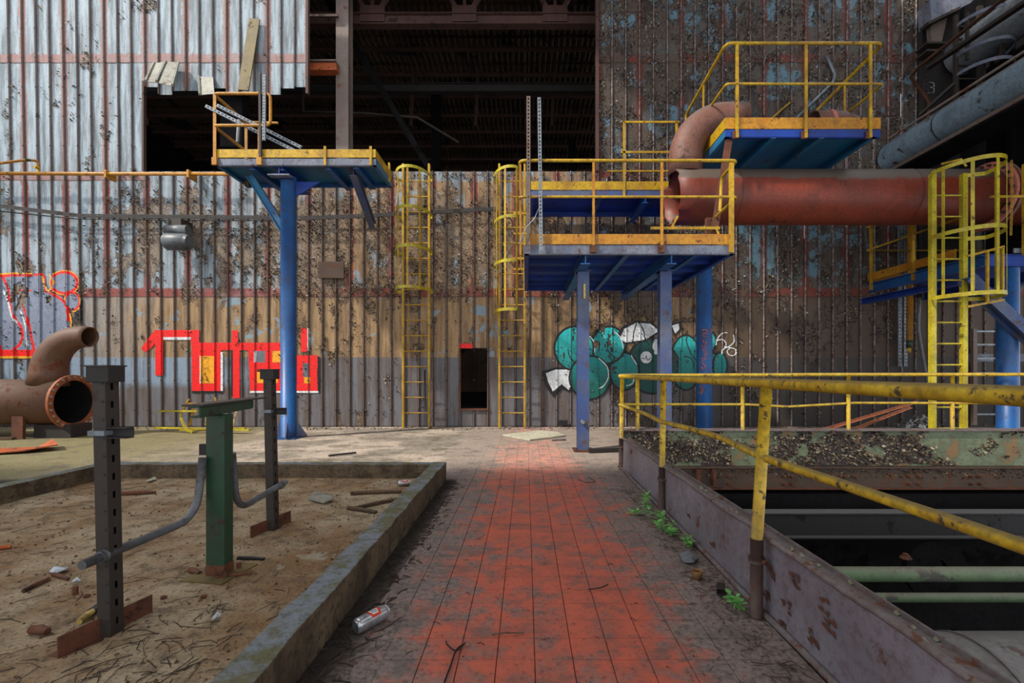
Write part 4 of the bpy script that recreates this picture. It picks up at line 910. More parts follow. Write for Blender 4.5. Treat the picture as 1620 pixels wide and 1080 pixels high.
mb.build('bent_hoop', 'yellowgreen', o)

# ============================================================ KERBED BED
t = NT('mossy_concrete'); n1 = t.noise(t.pos, 5, 7, .7); n2 = t.noise(t.pos, 30, 5, .7); nz = t.sep(t.geo.outputs['Normal'])[2]; wv = t.noise(t.map(t.pos, (60, 4, 4)), 1, 3, .6)
c = t.mix(t.ramp(n1, .35, .65), C(104, 88, 68), C(66, 54, 42)); c = t.mix(t.ramp(n2, .5, .7), c, C(50, 42, 36)); topc = t.mix(t.ramp(n1, .42, .58), C(116, 120, 126), C(96, 92, 66)); topc = t.mix(t.math('MULTIPLY', t.ramp(n2, .5, .65), .6), topc, C(70, 68, 62))
c = t.mix(t.ramp(nz, .6, .9), c, topc); t.bump(t.math('ADD', n1, n2), .8, .012); M['kerb'] = t.out(c, .85, 0, .25)
def kerb(x0, y0, x1, y1, axis):
    mb = MB(); L = (x1-x0) if axis == 0 else (y1-y0); n_ = max(2, int(L/.12)); V = []
    for i in range(n_+1):
        t_ = i/n_; j = [random.uniform(-.006, .006) for _ in range(4)]
        if axis == 1:
            y_ = y0+L*t_; V += [(x0+j[0]*.5, y_, -.02), (x1+j[1]*.5, y_, -.02), (x1+j[2], y_, .18+j[3]*.5), (x0+j[0], y_, .18+j[1]*.5)]
        else:
            x_ = x0+L*t_; V += [(x_, y1+j[0]*.5, -.02), (x_, y0+j[1]*.5, -.02), (x_, y0+j[2], .18+j[3]*.5), (x_, y1+j[0], .18+j[1]*.5)]
    fs = [(i*4+k, i*4+(k+1) % 4, i*4+4+(k+1) % 4, i*4+4+k) for i in range(n_) for k in range(4)]+[(3, 2, 1, 0), (n_*4, n_*4+1, n_*4+2, n_*4+3)]
    mb.add(V, fs); return mb
kb = thing('kerb', 'low mossy concrete kerb enclosing the dirt bed', 'kerb', (-2.6, 3, 0))
kerb(-.97, .55, -.84, 2.7, 1).build('kerb_stone', 'kerb', kb, bevel=.006); kerb(-.975, 2.7, -.84, 5.01, 1).build('kerb_stone', 'kerb', kb, bevel=.006)
kerb(-4.37, 4.87, -.975, 5.0, 0).build('kerb_stone', 'kerb', kb, bevel=.006); kerb(-4.46, .4, -4.32, 5.0, 1).build('kerb_stone', 'kerb', kb, bevel=.006)
t = NT('sandy_dirt'); n1 = t.noise(t.pos, 1.3, 6, .65); n2 = t.noise(t.pos, 9, 6, .72); n3 = t.noise(t.pos, 55, 4, .75)
c = t.mix(t.ramp(n1, .38, .62), C(168, 150, 124), C(134, 104, 74)); c = t.mix(t.math('MULTIPLY', t.ramp(n2, .46, .68), .8), c, C(96, 80, 64)); c = t.mix(t.math('MULTIPLY', t.ramp(n3, .5, .68), .7), c, C(58, 46, 38))
c = t.mix(t.ramp(t.math('ADD', n1, t.math('MULTIPLY', n2, .5)), .86, .95), c, C(156, 144, 124))
t.bump(t.math('ADD', t.math('MULTIPLY', n3, .7), n2), 1.0, .012); M['dirt'] = t.out(c, .95, 0, .1)
nxx, nyy = 120, 150; V = []
for j in range(nyy+1):
    for i in range(nxx+1):
        x_ = -4.33+i*(3.36+.01)/nxx; y_ = .5+j*4.4/nyy; V.append((x_, y_, 0))
V = np.array(V); V[:, 2] = .035+.02*(fbm(V[:, 0]*1.3, V[:, 1]*1.3, 3, 3)-.5)+.012*(fbm(V[:, 0]*9, V[:, 1]*9, 8, 3)-.5)
mb = MB(); mb.add(V.tolist(), [(j*(nxx+1)+i, j*(nxx+1)+i+1, (j+1)*(nxx+1)+i+1, (j+1)*(nxx+1)+i) for j in range(nyy) for i in range(nxx)], True)
o = mb.build('dirt_bed', 'dirt', org=(0, 0, 0)); tag(o, 'sandy brown dirt filling the kerbed bed', 'dirt', kind='stuff')
def dz(x, y): return .035+.02*(float(fbm(x*1.3, y*1.3, 3, 3))-.5)+.012*(float(fbm(x*9, y*9, 8, 3))-.5)

# posts in the bed
def slot_post(px, Y, z1, lab, zl):
    x_ = (px-VX)*Y/F; o = thing('slotted_post', lab, 'post', (x_, Y, .03)); xt = x_-.025
    a_, b_ = Vector((x_, Y, .03)), Vector((xt, Y, z1)); w2 = .024; fr = MB().frame(a_, b_, up=(0, -1, 0)); mb = MB(); L = fr[4]
    # hollow square section; the face towards the walkway is slotted
    r_, u_ = fr[2], fr[3]; s_ = 1 if r_.x > 0 else -1
    mb.obox(fr, -w2*1.1, w2*1.1, .030, .034); mb.obox(fr, -w2*1.1, w2*1.1, -.034, -.030); mb.obox(fr, min(-s_*w2*1.1, -s_*w2), max(-s_*w2*1.1, -s_*w2), -.031, .031)
    lo, hi = sorted((s_*w2*1.1, s_*w2)); mb.obox(fr, lo, hi, .007, .031); mb.obox(fr, lo, hi, -.031, -.007)
    n_ = int(L/.075)
    for i in range(n_): mb.obox(fr, lo, hi, -.007, .007, i*L/n_, (i+.62)*L/n_)
    mb.build('post_body', 'darksteel', o, bevel=.0015)
    # holes punched in the front face, their dark insides drawn as short rivets
    mb = MB()
    for i in range(1, n_): mb.bolt(fr[0]+fr[1]*(i*L/n_)+Vector((.015, -.0335, 0)), (0, -1, 0), .006, .003, 8)
    mb.build('dark_hole_studs', 'blacksteel', o)['kind'] = 'stuff'
    MB().box(xt-.042, Y-.045, z1-.07, xt+.05, Y+.04, z1-.005).build('head_bracket', 'blacksteel', o, bevel=.002)
    MB().box(xt-.06, Y-.05, z1-.006, xt+.05, Y+.05, z1).build('head_plate', 'darksteel', o)
    MB().chan((xt+.0, Y, zl), (xt+.12, Y, zl), .045, .035, .004).build('arm_bracket', 'blacksteel', o)
    MB().box(xt-.034, Y-.045, zl-.01, xt+.034, Y+.045, zl+.01).build('clamp_band', 'steel', o)
    MB().angle((x_+.04, Y+.17, .035), (x_-.055, Y-.17, .03), .06, .085, .006).build('foot_angle', 'rust', o)
    MB().angle((x_-.06, Y-.17, .03), (x_+.03, Y+.17, .035), .05, .02, .005).build('foot_angle', 'rust', o)
    return o
slot_post(176, 1.99, 1.16, 'nearest dark slotted steel post in the dirt bed, at left', .88)
slot_post(432, 3.29, 1.15, 'farther dark slotted steel post in the dirt bed, before the blue column', .86)
gx, gy = -1.66, 2.57
o = thing('green_post', 'dark green square post with flat head, in middle of dirt bed', 'post', (gx, gy, .03))
MB().box(gx-.047, gy-.04, .03, gx+.052, gy+.04, .90).build('post_body', 'green', o, bevel=.004)
MB().chan((gx+.03, gy-.2, .93), (gx-.06, gy+.42, .93), .058, .05, .008, side=-1).build('head_channel', 'green', o)
MB().bar((gx+.0, gy-.21, .964), (gx-.07, gy+.5, .964), .10, .009).build('head_plate', 'darksteel', o)
MB().bar((gx-.12, gy+.03, .04), (gx+.12, gy-.01, .04), .26, .012).build('base_plate', 'olive', o)
MB().box(gx-.049, gy-.042, .03, gx+.054, gy+.042, .10).build('rusted_foot', 'rust', o, bevel=.003, label='rusty bottom of the post')
MB().box(gx-.11, gy+.0, .68, gx-.06, gy+.02, .74).build('side_clip', 'blacksteel', o)
for dx, dy in ((.07, .06), (-.08, .08), (.075, -.06)): MB().bolt((gx+dx, gy+dy, .045), (0, 0, 1), .012, .03).build('anchor_bolt', 'rust', o)
def rail(pts, lab, coll):
    o = thing('bent_tube_rail', lab, 'rail', pts[0]); tb(fillet(pts, .14, 8), .019, 14).build('tube', 'tube', o); p_ = Vector(coll[0]); MB().tube([p_, Vector(coll[1])], .025, 14).build('collar', 'tube', o)
pa = Vector((-1.74, 1.86, .375)); pb = Vector((gx-.065, gy-.09, .375))
rail([pa, Vector((gx-.055, gy-.10, .375)), Vector((gx-.045, gy-.065, .68))], 'grey bent tube rail from nearest slotted post to green post', (pa.lerp(pb, .12), pa.lerp(pb, .16)))
pc = Vector((gx+.075, gy+.1, .345)); pd = Vector((-1.705, 3.36, .35))
rail([Vector((gx+.03, gy+.065, .68)), Vector((gx+.02, gy+.12, .345)), pd], 'grey bent tube rail from green post to farther slotted post', (pd.lerp(pc, .1), pd.lerp(pc, .16)))

# ============================================================ PIT EDGE, RAILINGS, PIT CONTENTS
pe = thing('pit_edge_plate', 'grey painted steel edge plate along the walkway, rusting in spots', 'steel plate', (PXX, 3, 0))
n_ = 40; mb = MB(); V = []
for i in range(n_+1):
    y_ = .35+(5.56-.35)*i/n_; w_ = .006*math.sin(y_*1.9)
    V += [(PXX-.004+w_, y_, -.02), (PXX+.004+w_, y_, -.02), (PXX+.004-w_*.5, y_, .36), (PXX-.004-w_*.5, y_, .36)]
mb.add(V, [(i*4+k, i*4+(k+1) % 4, i*4+4+(k+1) % 4, i*4+4+k) for i in range(n_) for k in range(4)]+[(3, 2, 1, 0), (n_*4, n_*4+1, n_*4+2, n_*4+3)]); mb.build('side_plate', 'plate', pe)
mb = MB(); mb.tube([(PXX-.005+.005*math.sin(i*.9), .35+5.2*i/40, .362+.003*math.sin(i*1.7)) for i in range(41)], .013, 8); mb.build('top_bead', 'plateedge', pe)
MB().box(PXX, .35, .345, PXX+.075, 5.56, .355).build('top_flange', 'plateedge', pe); MB().box(PXX+.07, .35, .30, PXX+.078, 5.56, .37).build('flange_lip', 'plateedge', pe)
mb = MB(); mb.tube([(PXX-.02+.004*math.sin(i*.7), .35+5.2*i/40, .012) for i in range(41)], .016, 8); mb.build('foot_pipe', 'plateedge', pe)
# rust blisters on the plate
mb = MB(); rs_ = random.Random(4)
for (px, py) in ((1222, 905), (1218, 945), (1262, 918), (1248, 958), (1310, 960), (1315, 990), (1240, 990), (1092, 820), (1290, 1010), (1130, 860), (1000, 715)):
    y_ = PXX*F/(px-VX); z_ = H-(py-VY)*y_/F
    for _ in range(7):
        a_ = rs_.uniform(0, .02); yy = y_+rs_.uniform(-.03, .03); zz = z_+rs_.uniform(-.025, .025); s_ = rs_.uniform(.006, .014)
        mb.add([(PXX-.009, yy-s_, zz-s_), (PXX-.009, yy+s_, zz-s_*.6), (PXX-.009-s_*.8, yy+s_*.7, zz+s_), (PXX-.009-s_*.3, yy-s_*.8, zz+s_*.9)], [(0, 1, 2, 3)])
o_ = mb.build('rust_blisters', 'rust', pe); o_['kind'] = 'stuff'
mb = MB(); rs_ = random.Random(9)
for i in range(60):
    y_ = rs_.uniform(1.0, 5.3); s_ = rs_.uniform(.005, .014); x_ = PXX+rs_.uniform(.0, .07); mb.add([(x_-s_, y_-s_, .357), (x_+s_, y_-s_*.5, .359), (x_+s_*.6, y_+s_, .357+s_), (x_-s_*.6, y_+s_, .358)], [(0, 1, 2, 3)])
mb.build('loose_chips', 'palegreen', pe)['kind'] = 'stuff'

gr = thing('guardrail', 'worn yellow tube guardrail on the pit edge plate, running towards the viewer', 'railing', (PXX, 3, 0))
RX = 1.115
for y_, dx in ((5.5, 0), (3.85, 0), (2.2, -.035), (.55, -.03)):
    MB().tube([(RX+dx-.01, y_, .36), (RX, y_, 1.07)], .026 if y_ < 3 else .024, 14).build('rail_post', 'rail_yellow', gr); MB().tube([(RX+dx-.012, y_, .0), (RX+dx-.01, y_, .36)], .028, 14).build('post_sleeve', 'sleeve', gr, label='rusty brown lower sleeve')
    MB().tube([(RX+dx-.011, y_, .25), (RX+dx-.011, y_, .275)], .036, 14).build('post_collar', 'sleeve', gr); MB().bolt((RX+dx+.0, y_-.02, .262), (.4, -1, 0), .012, .03).build('collar_bolt', 'rust', gr)
MB().tube([(RX-.01, 5.56, 1.078), (RX-.01, 4.5, 1.08), (RX, 3, 1.079), (RX, 1.2, 1.079), (RX, .3, 1.078)], .024, 16).build('handrail', 'rail_yellow', gr)
MB().tube([(RX-.015, 5.56, .745), (RX-.01, 4.4, .742), (RX-.02, 3.85, .728), (RX-.015, 3.2, .75), (RX+.01, 2.75, .752), (RX-.015, 2.2, .735), (RX, 1.2, .742), (RX, .3, .745)], .018, 14).build('mid_rail', 'rail_yellow', gr)
gb = thing('guardrail', 'thinner yellow guardrail standing on the flaking beam across the pit', 'railing', (4, 5.6, .44))
for px in (1009, 1176, 1344, 1509, 1675):
    x_ = (px-VX)*5.6/F; MB().tube([(x_, 5.62, .44), (x_, 5.62, 1.095)], .022, 12).build('rail_post', 'rail_yellow', gb)
MB().tube(fillet([(RX-.01, 5.54, 1.08), (RX+.02, 5.62, 1.085), (3.5, 5.62, 1.095), (9, 5.62, 1.1)], .05), .022, 12).build('handrail', 'rail_yellow', gb)
MB().tube([(RX, 5.6, .745), (2.6, 5.62, .742), (3.1, 5.62, .715), (3.9, 5.62, .76), (9, 5.62, .75)], .015, 10).build('mid_rail', 'rail_yellow', gb)

t = NT('flaking_green_beam'); at = t.attr('wallpeel'); pe_ = t.sep(at[1]); nB = t.noise(t.pos, 18, 6, .7); nA = t.noise(t.pos, 3, 5, .6); z = t.sep(t.pos)[2]
pk_ = t.math('ADD', pe_[0], t.math('MULTIPLY', t.math('SUBTRACT', nB, .5), .2))
c = t.mix(t.ramp(nA, .4, .65), C(108, 116, 90), C(80, 88, 66)); c = t.mix(t.math('MULTIPLY', t.ramp(t.noise(t.pos, 30, 5, .7), .5, .65), .6), c, C(70, 58, 44)); c = t.mix(t.ramp(nA, .56, .62), c, C(120, 92, 58)); c = t.mix(t.ramp(pk_, .53, .55), c, t.mix(nB, C(64, 54, 48), C(40, 34, 32)))
c = t.mix(t.ramp(t.math('ADD', z, t.math('MULTIPLY', nB, .08)), .07, .02), c, t.mix(nB, C(128, 84, 52), C(78, 66, 58))); t.bump(nB, .8, .008); M['beamgreen'] = t.out(c, .65)
fb = thing('flaking_beam', 'deep steel beam with peeling green paint across the far side of the pit', 'beam', (5, 5.62, -.23))
nx, nz = 220, 12; V = [(1.12+8.3*i/nx, 5.60, .02+.415*j/nz) for j in range(nz+1) for i in range(nx+1)]
mb = MB(); mb.add(V, [(j*(nx+1)+i, j*(nx+1)+i+1, (j+1)*(nx+1)+i+1, (j+1)*(nx+1)+i) for j in range(nz) for i in range(nx)]); b0 = len(mb.v)
mb.box(1.12, 5.602, .02, 9.42, 5.61, .435)
web = mb.build('upper_web', 'beamgreen', fb)
def bpeel(x, z): return .6*fbm(x*3.2, z*5, 41, 4)+.4*fbm(x*.9, z*1.5+2, 47, 2)-.005
vv = np.array(mb.v); at = web.data.attributes.new('wallpeel', 'FLOAT_VECTOR', 'POINT'); cc = np.zeros((len(vv), 3), np.float32); cc[:, 0] = bpeel(vv[:, 0], vv[:, 2]); at.data.foreach_set('vector', cc.ravel())
MB().box(1.12, 5.55, .435, 9.42, 5.75, .445).build('top_flange', 'plateedge', fb); MB().box(1.12, 5.54, .0, 9.42, 5.62, .014).build('middle_flange', 'rustbeam', fb)
lw_ = MB().box(1.75, 5.575, -.23, 9.42, 5.585, .0).build('lower_web', 'rustbeam', fb); MB().box(1.75, 5.53, -.245, 9.42, 5.62, -.23).build('bottom_flange', 'rust', fb)
for px in (1103, 1128): x_ = (px-VX)*5.56/F; MB().box(x_-.02, 5.5, -.2, x_+.02, 5.575, -.01).build('web_stiffener', 'rust', fb)
for px in (1152, 1240, 1252, 1336, 1350, 1437, 1452, 1535, 1549):
    for py in (753, 765):
        p_ = P(px, py, 5.575); mb = MB().bolt(p_, (0, -1, 0), .022, .02); mb.bolt(p_, (0, -1, 0), .012, .04, 8); mb.build('web_bolt', 'rust', lw_)
r_ = np.random.default_rng(5); n = 9000; X = r_.uniform(1.2, 9.3, n); Zz = r_.uniform(.04, .43, n); pk = bpeel(X, Zz)+r_.normal(0, .02, n); k_ = (pk > .525) & (r_.uniform(0, 1, n) < .8)
X = X[k_]; Zz = Zz[k_]; pal = np.array([C(150, 138, 118), C(96, 84, 72), C(66, 56, 50), C(120, 100, 80)]); flakes(X, Zz, np.full(len(X), 5.598), .017, pal[r_.integers(0, 4, len(X))], 'paint_flakes', M['flake'], fb, 6)
n = 1200; X = r_.uniform(1.7, 9.3, n); Zz = r_.uniform(-.12, 0, n); flakes(X, Zz, np.full(n, 5.573), .011, pal[r_.integers(0, 4, n)]*.7, 'rust_flakes', M['flake'], fb, 8)
# inside the pit
tag(MB().box(1.15, 5.3, -.75, 9.4, 5.42, -.26).build('pit_girder', 'unlitblack'), 'dark girder low under the flaking beam', 'beam')
tag(MB().ibeam((1.15, 4.9, -.44), (9.4, 4.9, -.44), .26, .16, .014).build('pit_beam', 'beamgrey'), 'dark flanged beam inside the pit with pale top edge', 'beam')
def hz(py, Y): return H-(py-VY)*Y/F
tag(MB().tube([(1.15, 3.6, hz(908, 3.6)), (9, 3.6, hz(908, 3.6))], .055, 16).build('pit_pipe', 'palegreen'), 'thicker pale green pipe across the pit, upper of two', 'pipe')
tag(MB().tube([(1.15, 3.9, hz(945, 3.9)), (9, 3.9, hz(945, 3.9))], .038, 14).build('pit_pipe', 'palegreen'), 'thinner pale green pipe across the pit, lower of two', 'pipe')
gp = thing('pit_duct', 'large dusty grey pipe at the bottom right of the pit', 'pipe', (4, 2.6, -1.3))
MB().tube([(1.2, 2.55, -.76), (6, 2.55, -.76)], .44, 48).build('pipe_shell', 'greypipe', gp); MB().annulus((2.42, 2.55, -.76), (1, 0, 0), .437, .446, .015, 48).build('weld_seam', 'greypipe', gp)
tag(MB().annulus((1.85, 5.0, -.95), (0, -1, 0), .12, .3, .06, 32).build('pit_flange', 'unlitblack'), 'dark round flange deep in the pit, near the walkway', 'flange')
tag(MB().annulus((4.3, 5.0, -.95), (0, -1, 0), .12, .32, .06, 32).build('pit_flange', 'unlitblack'), 'dark round flange deep in the pit, towards the right', 'flange')
tag(MB().tube([(3.2, 4.0, -.44), (3.2, 4.0, -.40)], [.045, .02], 12).build('rusty_boss', 'rust'), 'small rusty steel boss sticking up in the pit', 'steel boss')
# floor behind the beam
o = thing('angle_bars', 'two rust-orange angle bars leaning over behind the pit guardrail', 'bars', P(1300, 680, 6.5))
for a_, b_ in (((1300, 682, 6.6), (1452, 636, 8.0)), ((1345, 682, 6.9), (1440, 645, 8.1))): MB().angle(P(*a_), P(*b_), .035, .04).build('angle_bar', 'flange', o)
mb = MB(); ri = random.Random(12)
for _ in range(150):
    c_ = P(1452, 688, 7.7)+Vector((ri.gauss(0, .13), ri.gauss(0, .12), abs(ri.gauss(0, .12)))); v4 = [c_+Vector((ri.uniform(-.06, .06), ri.uniform(-.06, .06), ri.uniform(-.05, .05))) for _ in range(4)]; mb.add(v4, [(0, 1, 2), (0, 2, 3), (1, 3, 2)])
tag(mb.build('insulation_clump', 'motor'), 'grey clump of torn insulation behind the pit guardrail', 'debris')

# ============================================================ RIGHT SIDE
YL = 6.93; xa, xb = (1475-VX)*YL/F, (1520-VX)*YL/F
rl = ladder('caged_ladder', 'bright yellow caged ladder in front of the pipe flange at right', xa, xb+.04, YL, 0, H+(VY-275)*YL/F, [H+(VY-y_)*6.3/F for y_ in (247, 357, 462)], .66, .78, 'yellowgreen', 'yellowgreen', straps=5, sw=.035, xoff=.08)
MB().tube([(xa+.12, YL-.02, 4.15), (xa+.4, YL-.02, 4.22), (xa+.45, YL-.05, 4.1)], .015, 8).build('grab_bar', 'yellow', rl)
zr = lambda py, Y: H+(VY-py)*Y/F
rp_ = thing('work_platform', 'blue and yellow platform at right reached by the bright ladder', 'platform', (7.6, 8, 0))
MB().box(6.72, 6.95, 2.83, 10, 9.3, 2.85).build('deck_plate', 'deckblue', rp_)
MB().ibeam((6.72, 9.3, 2.75), (6.72, 6.95, 2.75), .17, .1).build('edge_beam', 'blue', rp_); MB().ibeam((6.72, 6.95, 2.75), (10, 6.95, 2.75), .17, .1).build('edge_beam', 'deckblue', rp_)
MB().ibeam((6.62, 9.35, 2.50), (6.62, 7.0, 2.50), .1, .14).build('main_joist', 'deckblue', rp_); MB().ibeam((7.8, 9.3, 2.6), (7.8, 6.95, 2.6), .16, .12).build('main_joist', 'deckblue', rp_)
MB().box(6.70, 7.4, 2.9, 6.71, 9.3, 3.04).build('toe_board', 'orange_yellow', rp_); MB().box(6.70, 9.3, 2.9, 10, 9.31, 3.04).build('toe_board', 'orange_yellow', rp_)
for y_ in (9.2, 8.2): MB().bar((6.69, y_, 2.7), (6.69, y_, 3.95), .05, .03, up=(0, 1, 0)).build('rail_post', 'yellow', rp_)
MB().tube([(6.69, 9.3, 3.5), (6.69, 7.2, 3.5)], .018, 8).build('mid_rail', 'yellow', rp_); MB().tube([(6.69, 9.3, 3.5), (10, 9.3, 3.5)], .016, 8).build('mid_rail', 'yellow', rp_); MB().tube([(6.69, 9.3, 3.95), (6.69, 7.9, 3.95)], .02, 8).build('handrail', 'yellow', rp_)
cx_ = (1594-VX)*7.1/F; MB().tube([(cx_, 7.1, 0), (cx_, 7.1, 2.68)], .13, 28).build('column', 'blue', rp_); MB().box(cx_-.25, 6.9, 0, cx_+.25, 7.3, .02).build('base_plate', 'blue', rp_)
MB().ibeam(P(1528, 440, 6.85), P(1650, 553, 6.85), .17, .16, .014, up=(0, 1, 0)).build('knee_brace', 'dustblue', rp_)
MB().box(7.45, 6.84, zr(385, 6.85), 8.4, 6.85, zr(366, 6.85)).build('toe_board', 'orange_yellow', rp_); MB().bar((7.2, 6.86, zr(400, 6.86)), (7.2, 6.86, zr(395, 6.86)+.02), .3, .02).build('step_plate', 'steel', rp_)
xg = (1616-VX)*6.85/F; MB().bar((xg, 6.8, 2.8), (xg, 6.8, 4.1), .06, .04).build('rail_post', 'yellow', rp_)
MB().tube([P(1567, 311, 6.75), P(1660, 310, 6.75)], .02, 8).build('mid_rail', 'yellow', rp_)
mb = MB(); rr_ = random.Random(2); y0_ = 256
for i in range(28):
    c_ = P(1600+math.sin(i*.15)*1, 256+i*4.2, 6.7); ax = Vector((1, 0, 0)) if i % 2 else Vector((0, 1, 0))
    mb.tube([c_+ax*(.014*math.cos(a_))+Vector((0, 0, .025*math.sin(a_))) for a_ in np.linspace(0, 2*math.pi, 9)[:-1]], .0045, 5, closed=True)
tag(mb.build('safety_chain', 'yellow'), 'yellow link chain hanging beside the bright ladder cage', 'chain')
# cage outlet bars bottom right of ladder
for a_, b_ in (((1530, 405, 6.6), (1588, 390, 6.6)), ((1586, 391, 6.6), (1586, 468, 6.6)), ((1530, 485, 6.6), (1588, 474, 6.6)), ((1562, 398, 6.62), (1562, 480, 6.62))): MB().bar(P(*a_), P(*b_), .03, .03).build('cage_bar', 'yellow', rl)
# wall-side things
o = thing('slotted_channel_rack', 'pair of grey slotted channels upright on the wall left of bright ladder', 'strut', P(1428, 580, 9.5))
for px in (1424, 1433): MB().slotted(P(px, 355, 9.64), P(px, 580, 9.64), .06, .07, .004, up=(0, -1, 0), fl=.03).build('channel', 'steel', o)
o = thing('yellow_downpipe', 'thin yellow downpipe with green tip on the wall left of bright ladder', 'pipe', P(1439, 556, 9.4))
MB().tube([P(1441, 352, 9.4), P(1439, 538, 9.4)], .055, 12).build('pipe_run', 'orange_yellow', o); MB().tube([P(1439, 538, 9.4), P(1438, 550, 9.4)], .05, 12).build('green_tip', 'green', o); MB().tube([P(1438, 550, 9.4), P(1438, 558, 9.4)], .035, 10).build('pipe_end', 'yellow', o)
o = thing('steel_rack', 'dark rusty steel ladder rack standing behind the bright ladder', 'rack', P(1560, 660, 8.6))
for px in (1541, 1577): MB().bar(P(px, 672, 8.6), P(px, 520, 8.6), .07, .05, up=(0, 1, 0)).build('upright', 'hallcol', o)
for py in (524, 545, 567, 590, 612, 635, 655): MB().bar(P(1541, py, 8.6), P(1577, py, 8.6), .03, .03).build('shelf_bar', 'steel', o)
MB().box(P(1541, 0, 8.6).x, 8.6, zr(672, 8.6), P(1577, 0, 8.6).x, 8.9, zr(640, 8.6)).build('cabinet', 'blacksteel', o)
tag(MB().box(P(1532, 0, 8.9).x, 8.8, zr(572, 8.9), P(1622, 0, 8.9).x, 9.1, zr(560, 8.9)).build('grey_duct', 'greyblue'), 'flat grey bar behind the blue column at right edge', 'bar')
tag(MB().tube(fillet([P(1478, 645, 9.3), P(1470, 620, 9.3), P(1452, 520, 9.3), P(1455, 470, 9.3)], .2), .03, 8).build('grey_hose', 'tube'), 'thin grey hose against the wall behind the bright ladder', 'hose')
# pale blue pipe running towards the viewer
o = thing('blue_pipe', 'large pale blue pipe running from back wall towards the upper right corner', 'pipe', (7.4, 9.6, 5.4))
MB().tube([(7.42, 9.72, 5.46), (7.42, 9.6, 5.46), (7.42, 3, 5.46)], [.22, .29, .29], 48).build('pipe_shell', 'bluepipe', o); MB().annulus((7.42, 8.35, 5.46), (0, 1, 0), .288, .297, .02, 48).build('pipe_joint', 'blacksteel', o)
MB().bar((7.30, 9.7, 5.16), (7.30, 3, 5.16), .03, .06).build('support_angle', 'hallcol', o); MB().box(7.32, 3, 5.10, 7.9, 9.7, 5.15).build('support_shelf', 'unlitblack', o)
o = thing('catwalk', 'dark steel catwalk with handrails running along the pale blue pipe', 'catwalk', (7.7, 8, 5.8))
MB().box(7.8, 3, 5.95, 9.2, 9.7, 5.99).build('walkway_deck', 'blacksteel', o)
for z_, x_, r2 in ((5.84, 7.34, .022), (5.80, 7.42, .018)): MB().tube([(x_, 9.6, z_), (x_, 3, z_)], r2, 8).build('side_tube', 'hallcol', o)
MB().tube([P(1468, 197, 9.6), P(1469, 160, 9.5), P(1441, 122, 9.4), P(1452, 107, 9.0), P(1620, -28, 7.0)], .028, 10).build('handrail', 'rust', o)
MB().bar(P(1467, 108, 9.3), P(1640, -8, 7.3), .1, .06).build('stair_stringer', 'darksteel', o)
MB().bar(P(1455, 182, 9.5), P(1510, 132, 9.0), .05, .05).build('brace', 'darksteel', o)
o = thing('grey_ladder_cage', 'dark grey caged ladder in upper right corner above the blue pipe', 'ladder', P(1550, 150, 9.0))
for a_, b_, w_ in (((1512, 25, 9.1), (1512, 165, 9.1), .07), ((1550, 10, 9.1), (1550, 150, 9.1), .09), ((1586, 18, 8.6), (1586, 88, 8.6), .07), ((1530, 20, 8.9), (1530, 95, 8.9), .04)): MB().bar(P(*a_), P(*b_), w_, .05, up=(0, 1, 0)).build('upright', 'darksteel', o)
for py in (42, 62, 84, 104, 125, 145): MB().bar(P(1512, py, 9.1), P(1550, py, 9.1), .03, .03).build('rung', 'darksteel', o)
for py in (40, 88, 118):
    mb = MB(); c_ = P(1550, py, 8.8); pts = [c_+Vector((-.42*math.cos(a_), -.5*math.sin(a_), 0)) for a_ in np.linspace(0, math.pi, 14)]
    for p_, q_ in zip(pts[:-1], pts[1:]): mb.bar(p_, q_, .01, .06)
    mb.build('cage_hoop', 'greyblue', o)
o = thing('riveted_column', 'dark riveted steel column at the right end of the cladding', 'column', (8.25, 9.6, 0))
xr0 = P(1458, 0, 9.6).x; MB().box(xr0, 9.58, 2.6, xr0+.75, 9.68, 9.6).build('column_face', 'blacksteel', o)
for i in range(44): MB().bolt((xr0+.08, 9.58, 5.0+i*.1), (0, -1, 0), .022, .02, 8).build('rivet', 'darksteel', o)
for i in range(44): pass
MB().tube([P(1470, 130, 9.56), P(1477, 131, 9.56), P(1478, 137, 9.56), P(1472, 138, 9.56), P(1478, 140, 9.56), P(1477, 147, 9.56), P(1468, 147, 9.56)], .008, 5).build('chalk_mark', 'chalk', o, label='pale chalk number 3')
tag(MB().poly([P(1471, 0, 9.2), P(1560, -20, 9.2), P(1535, 5, 9.2), P(1500, 22, 9.2), P(1474, 34, 9.2)], (0, .3, 0)).build('hopper', 'greyblue'), 'blue-grey hopper underside at the top right beside riveted column', 'hopper')
o = thing('gusset_bracket', 'dark triangular bracket below the hopper at top right', 'bracket', P(1470, 68, 9.3))
MB().poly([P(1472, 42, 9.3), P(1500, 22, 9.3), P(1490, 66, 9.3), P(1474, 68, 9.3)], (0, .1, 0)).build('gusset', 'hallcol', o); MB().bar(P(1462, 42, 9.25), P(1512, 18, 9.25), .2, .05).build('bracket_arm', 'darksteel', o)
MB().box(P(1460, 0, 9.3).x, 9.2, zr(74, 9.3), P(1492, 0, 9.3).x, 9.5, zr(71, 9.3)).build('shelf_plate', 'darksteel', o); MB().box(P(1460, 0, 9.3).x, 9.2, zr(86, 9.3), P(1485, 0, 9.3).x, 9.5, zr(83, 9.3)).build('shelf_plate', 'darksteel', o)
sw = MB(); sw.box(9.3, 1, 2.9, 9.5, 9.6, 10.3)
for i in range(9): sw.box(9.22, 1+i, 2.9, 9.3, 1.12+i, 10.3)
struct(sw, 'wall_right', 'unlitblack')
o = tag(MB().tube([(8.7, 9.5, 7.4), (8.7, 3, 7.4)], .35, 24).build('dark_duct', 'motor'), 'dark round duct under the roof at upper right corner', 'duct')

